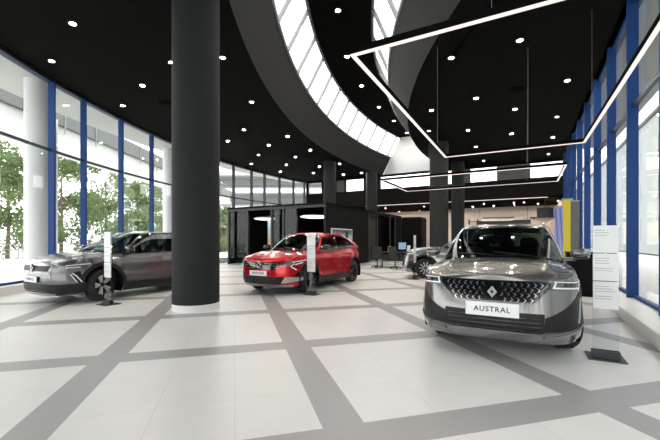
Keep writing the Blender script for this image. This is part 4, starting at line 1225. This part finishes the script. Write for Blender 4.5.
# low white wall with a mesh fence on it
lw = structure(MB().box((-20.7, 22, -.02), (.3, 70, .2)).build('wall_garden', M['render']))
fe = tag(empty('mesh_fence', (-20.7, 22, .085)), 'pale mesh fence along the trees outside the left glass wall', 'fence')
g = MB()
for i in range(150): g.box((0, -34 + i * .46, .5), (.03, .03, 1.0))
for z in (.05, .35, .65, .98): g.box((0, 0, z), (.03, 69, .035))
g.build('mesh_panel', M['fence'], fe)
for i in range(24): MB().box((0, -34.4 + i * 3, .52), (.06, .06, 1.04)).build('post', M['fence'], fe)
def tree(x, y, h, r, mat, label, sd, nleaf=6500, low=.06):
    rnd = random.Random(sd)
    e = tag(empty('leafy_tree', (x, y, -.12)), label, 'tree')
    tb = MB().tube([(0, 0, 0), (.05, .04, h * .3), (-.03, .1, h * .6), (.02, 0, h * .92)], [.16, .12, .08, .03])
    for k in range(7):
        a = rnd.uniform(0, 6.28); z = h * rnd.uniform(.3, .7); q = r * rnd.uniform(.5, .85)
        tb.tube([(0, .05, z), (q * .5 * math.cos(a), q * .5 * math.sin(a), z + .5), (q * math.cos(a), q * math.sin(a), z + 1.0)], [.05, .035, .012], 5)
    tb.build('trunk', M['bark'], e)
    cl = [(rnd.gauss(0, r * .45), rnd.gauss(0, r * .45), h * rnd.uniform(low, .95), rnd.uniform(.25, .5) * r) for _ in range(26)]
    lf = MB()
    for _ in range(nleaf):
        cx, cy, cz, cr = rnd.choice(cl); d = Vector((rnd.gauss(0, 1), rnd.gauss(0, 1), rnd.gauss(0, .8))).normalized() * cr * rnd.random() ** .4
        p = Vector((cx, cy, cz)) + d; s = rnd.uniform(.10, .2)
        a = Vector((rnd.gauss(0, 1), rnd.gauss(0, 1), rnd.gauss(0, 1))).normalized(); b = a.orthogonal().normalized()
        lf.add([p - a * s, p + b * s * .5, p + a * s, p - b * s * .5], [(0, 1, 2, 3)])
    lf.build('foliage', mat, e, recalc=False)
tree(-24.8, 27.3, 8.8, 2.8, M['leaf'], 'leafy tree outside, seen just left of the nearest white round column', 2)
tree(-25, 33.0, 9.0, 2.9, M['leaf'], 'dense green tree outside, seen just right of the nearest blue mullion', 3)
tree(-25, 39.5, 10.5, 3.1, M['leaf2'], 'tall green tree outside, seen above the stand by the slate grey car', 4)
tree(-25.5, 47, 9.5, 3.2, M['leaf'], 'green tree outside, seen above the roof of the slate grey car', 5)
tree(-26, 57, 7.0, 3.0, M['leaf2'], 'smaller pale tree outside, in front of the apartment block', 6)
# apartment block
ab = tag(empty('apartment_block', (-34, 74, 0)), 'white apartment block with balconies seen far outside through the left glass', 'building')
MB().box((0, 0, 6), (16, 10, 12)).build('wall', M['render'], ab)
for k in range(4): MB().box((1, -5.6, 1.2 + k * 2.8), (14, 1.4, .9)).build('balcony', M['white'], ab)
for k in range(4):
    for j in range(5): MB().box((-5.5 + j * 3, -5.02, 2.5 + k * 2.8), (1.6, .06, 1.4)).build('window', M['winpane'], ab)
MB().box((0, 0, 12.2), (16.6, 10.6, .4)).build('roof', M['deck'], ab)
# pale building outside the right glass wall
rb_ = tag(empty('pale_building', tuple(bl(11.5, 36)), -ANG), 'pale rendered building seen washed out through the right glass wall', 'building')
MB().box((0, 0, 6.5), (6, 144, 13)).build('wall', M['farwall'], rb_)
for j in range(20):
    for z in (2.6, 6.2, 9.8): MB().box((-3.02, -68 + j * 5.6, z), (.06, 1.3, 1.9)).build('window', M['soffit'], rb_)
MB().box((0, 0, 13.1), (6.4, 144.4, .3)).build('roof', M['deck'], rb_)
# banded office block beyond the far end of the left glass wall
ob = tag(empty('office_block', (-12, 72, 0), 0), 'pale office block with grey bands seen through the far left windows', 'building')
MB().box((0, 0, 7), (26, 8, 14)).build('wall', M['farwall'], ob)
for k in range(4): MB().box((0, -4.3, 2.4 + k * 3.3), (25.4, .7, 1.3)).build('window_band', M['deck'], ob)
for k in range(4): MB().box((0, -5.2, 3.9 + k * 3.3), (25.6, 2.4, .7)).build('gallery', M['render'], ob)
MB().box((0, 0, 14.1), (26.5, 8.5, .3)).build('roof', M['deck'], ob)
tree(-13.5, 44, 5.5, 2.2, M['leaf2'], 'low green tree outside, seen just right of the dark near column', 8)

# ------------------------------------------------------------------ sky, camera, view
w = bpy.data.worlds.new('overcast sky'); S.world = w; w.use_nodes = True
nt = w.node_tree; nt.nodes.clear()
out = nt.nodes.new('ShaderNodeOutputWorld'); bg = nt.nodes.new('ShaderNodeBackground')
tc = nt.nodes.new('ShaderNodeTexCoord'); sp = nt.nodes.new('ShaderNodeSeparateXYZ'); rp = nt.nodes.new('ShaderNodeValToRGB')
nt.links.new(tc.outputs['Generated'], sp.inputs[0]); nt.links.new(sp.outputs[2], rp.inputs[0])
rp.color_ramp.elements[0].color = (.90, .90, .89, 1); rp.color_ramp.elements[1].color = (1, .99, .97, 1); rp.color_ramp.elements[1].position = .6
nt.links.new(rp.outputs[0], bg.inputs[0]); bg.inputs[1].default_value = 2.5
nt.links.new(bg.outputs[0], out.inputs[0])

cam = bpy.data.cameras.new('camera'); co = bpy.data.objects.new('camera', cam); COL.objects.link(co)
co.location = (0, 0, H); co.rotation_euler = (PI / 2, 0, 0)
cam.sensor_width = 36; cam.sensor_fit = 'HORIZONTAL'; cam.lens = 36 * FPX / 660; cam.shift_y = (HV - 220) / 660
cam.clip_start = .05; cam.clip_end = 500
S.camera = co
S.view_settings.view_transform = 'Standard'; S.view_settings.look = 'None'
S.view_settings.exposure = 1.05; S.view_settings.gamma = 1; S.view_settings.use_curve_mapping = False
S.cycles.use_denoising = True
S.cycles.max_bounces = 10; S.cycles.diffuse_bounces = 5; S.cycles.glossy_bounces = 4; S.cycles.transparent_max_bounces = 16
S.cycles.sample_clamp_indirect = 8; S.cycles.caustics_reflective = False; S.cycles.caustics_refractive = False
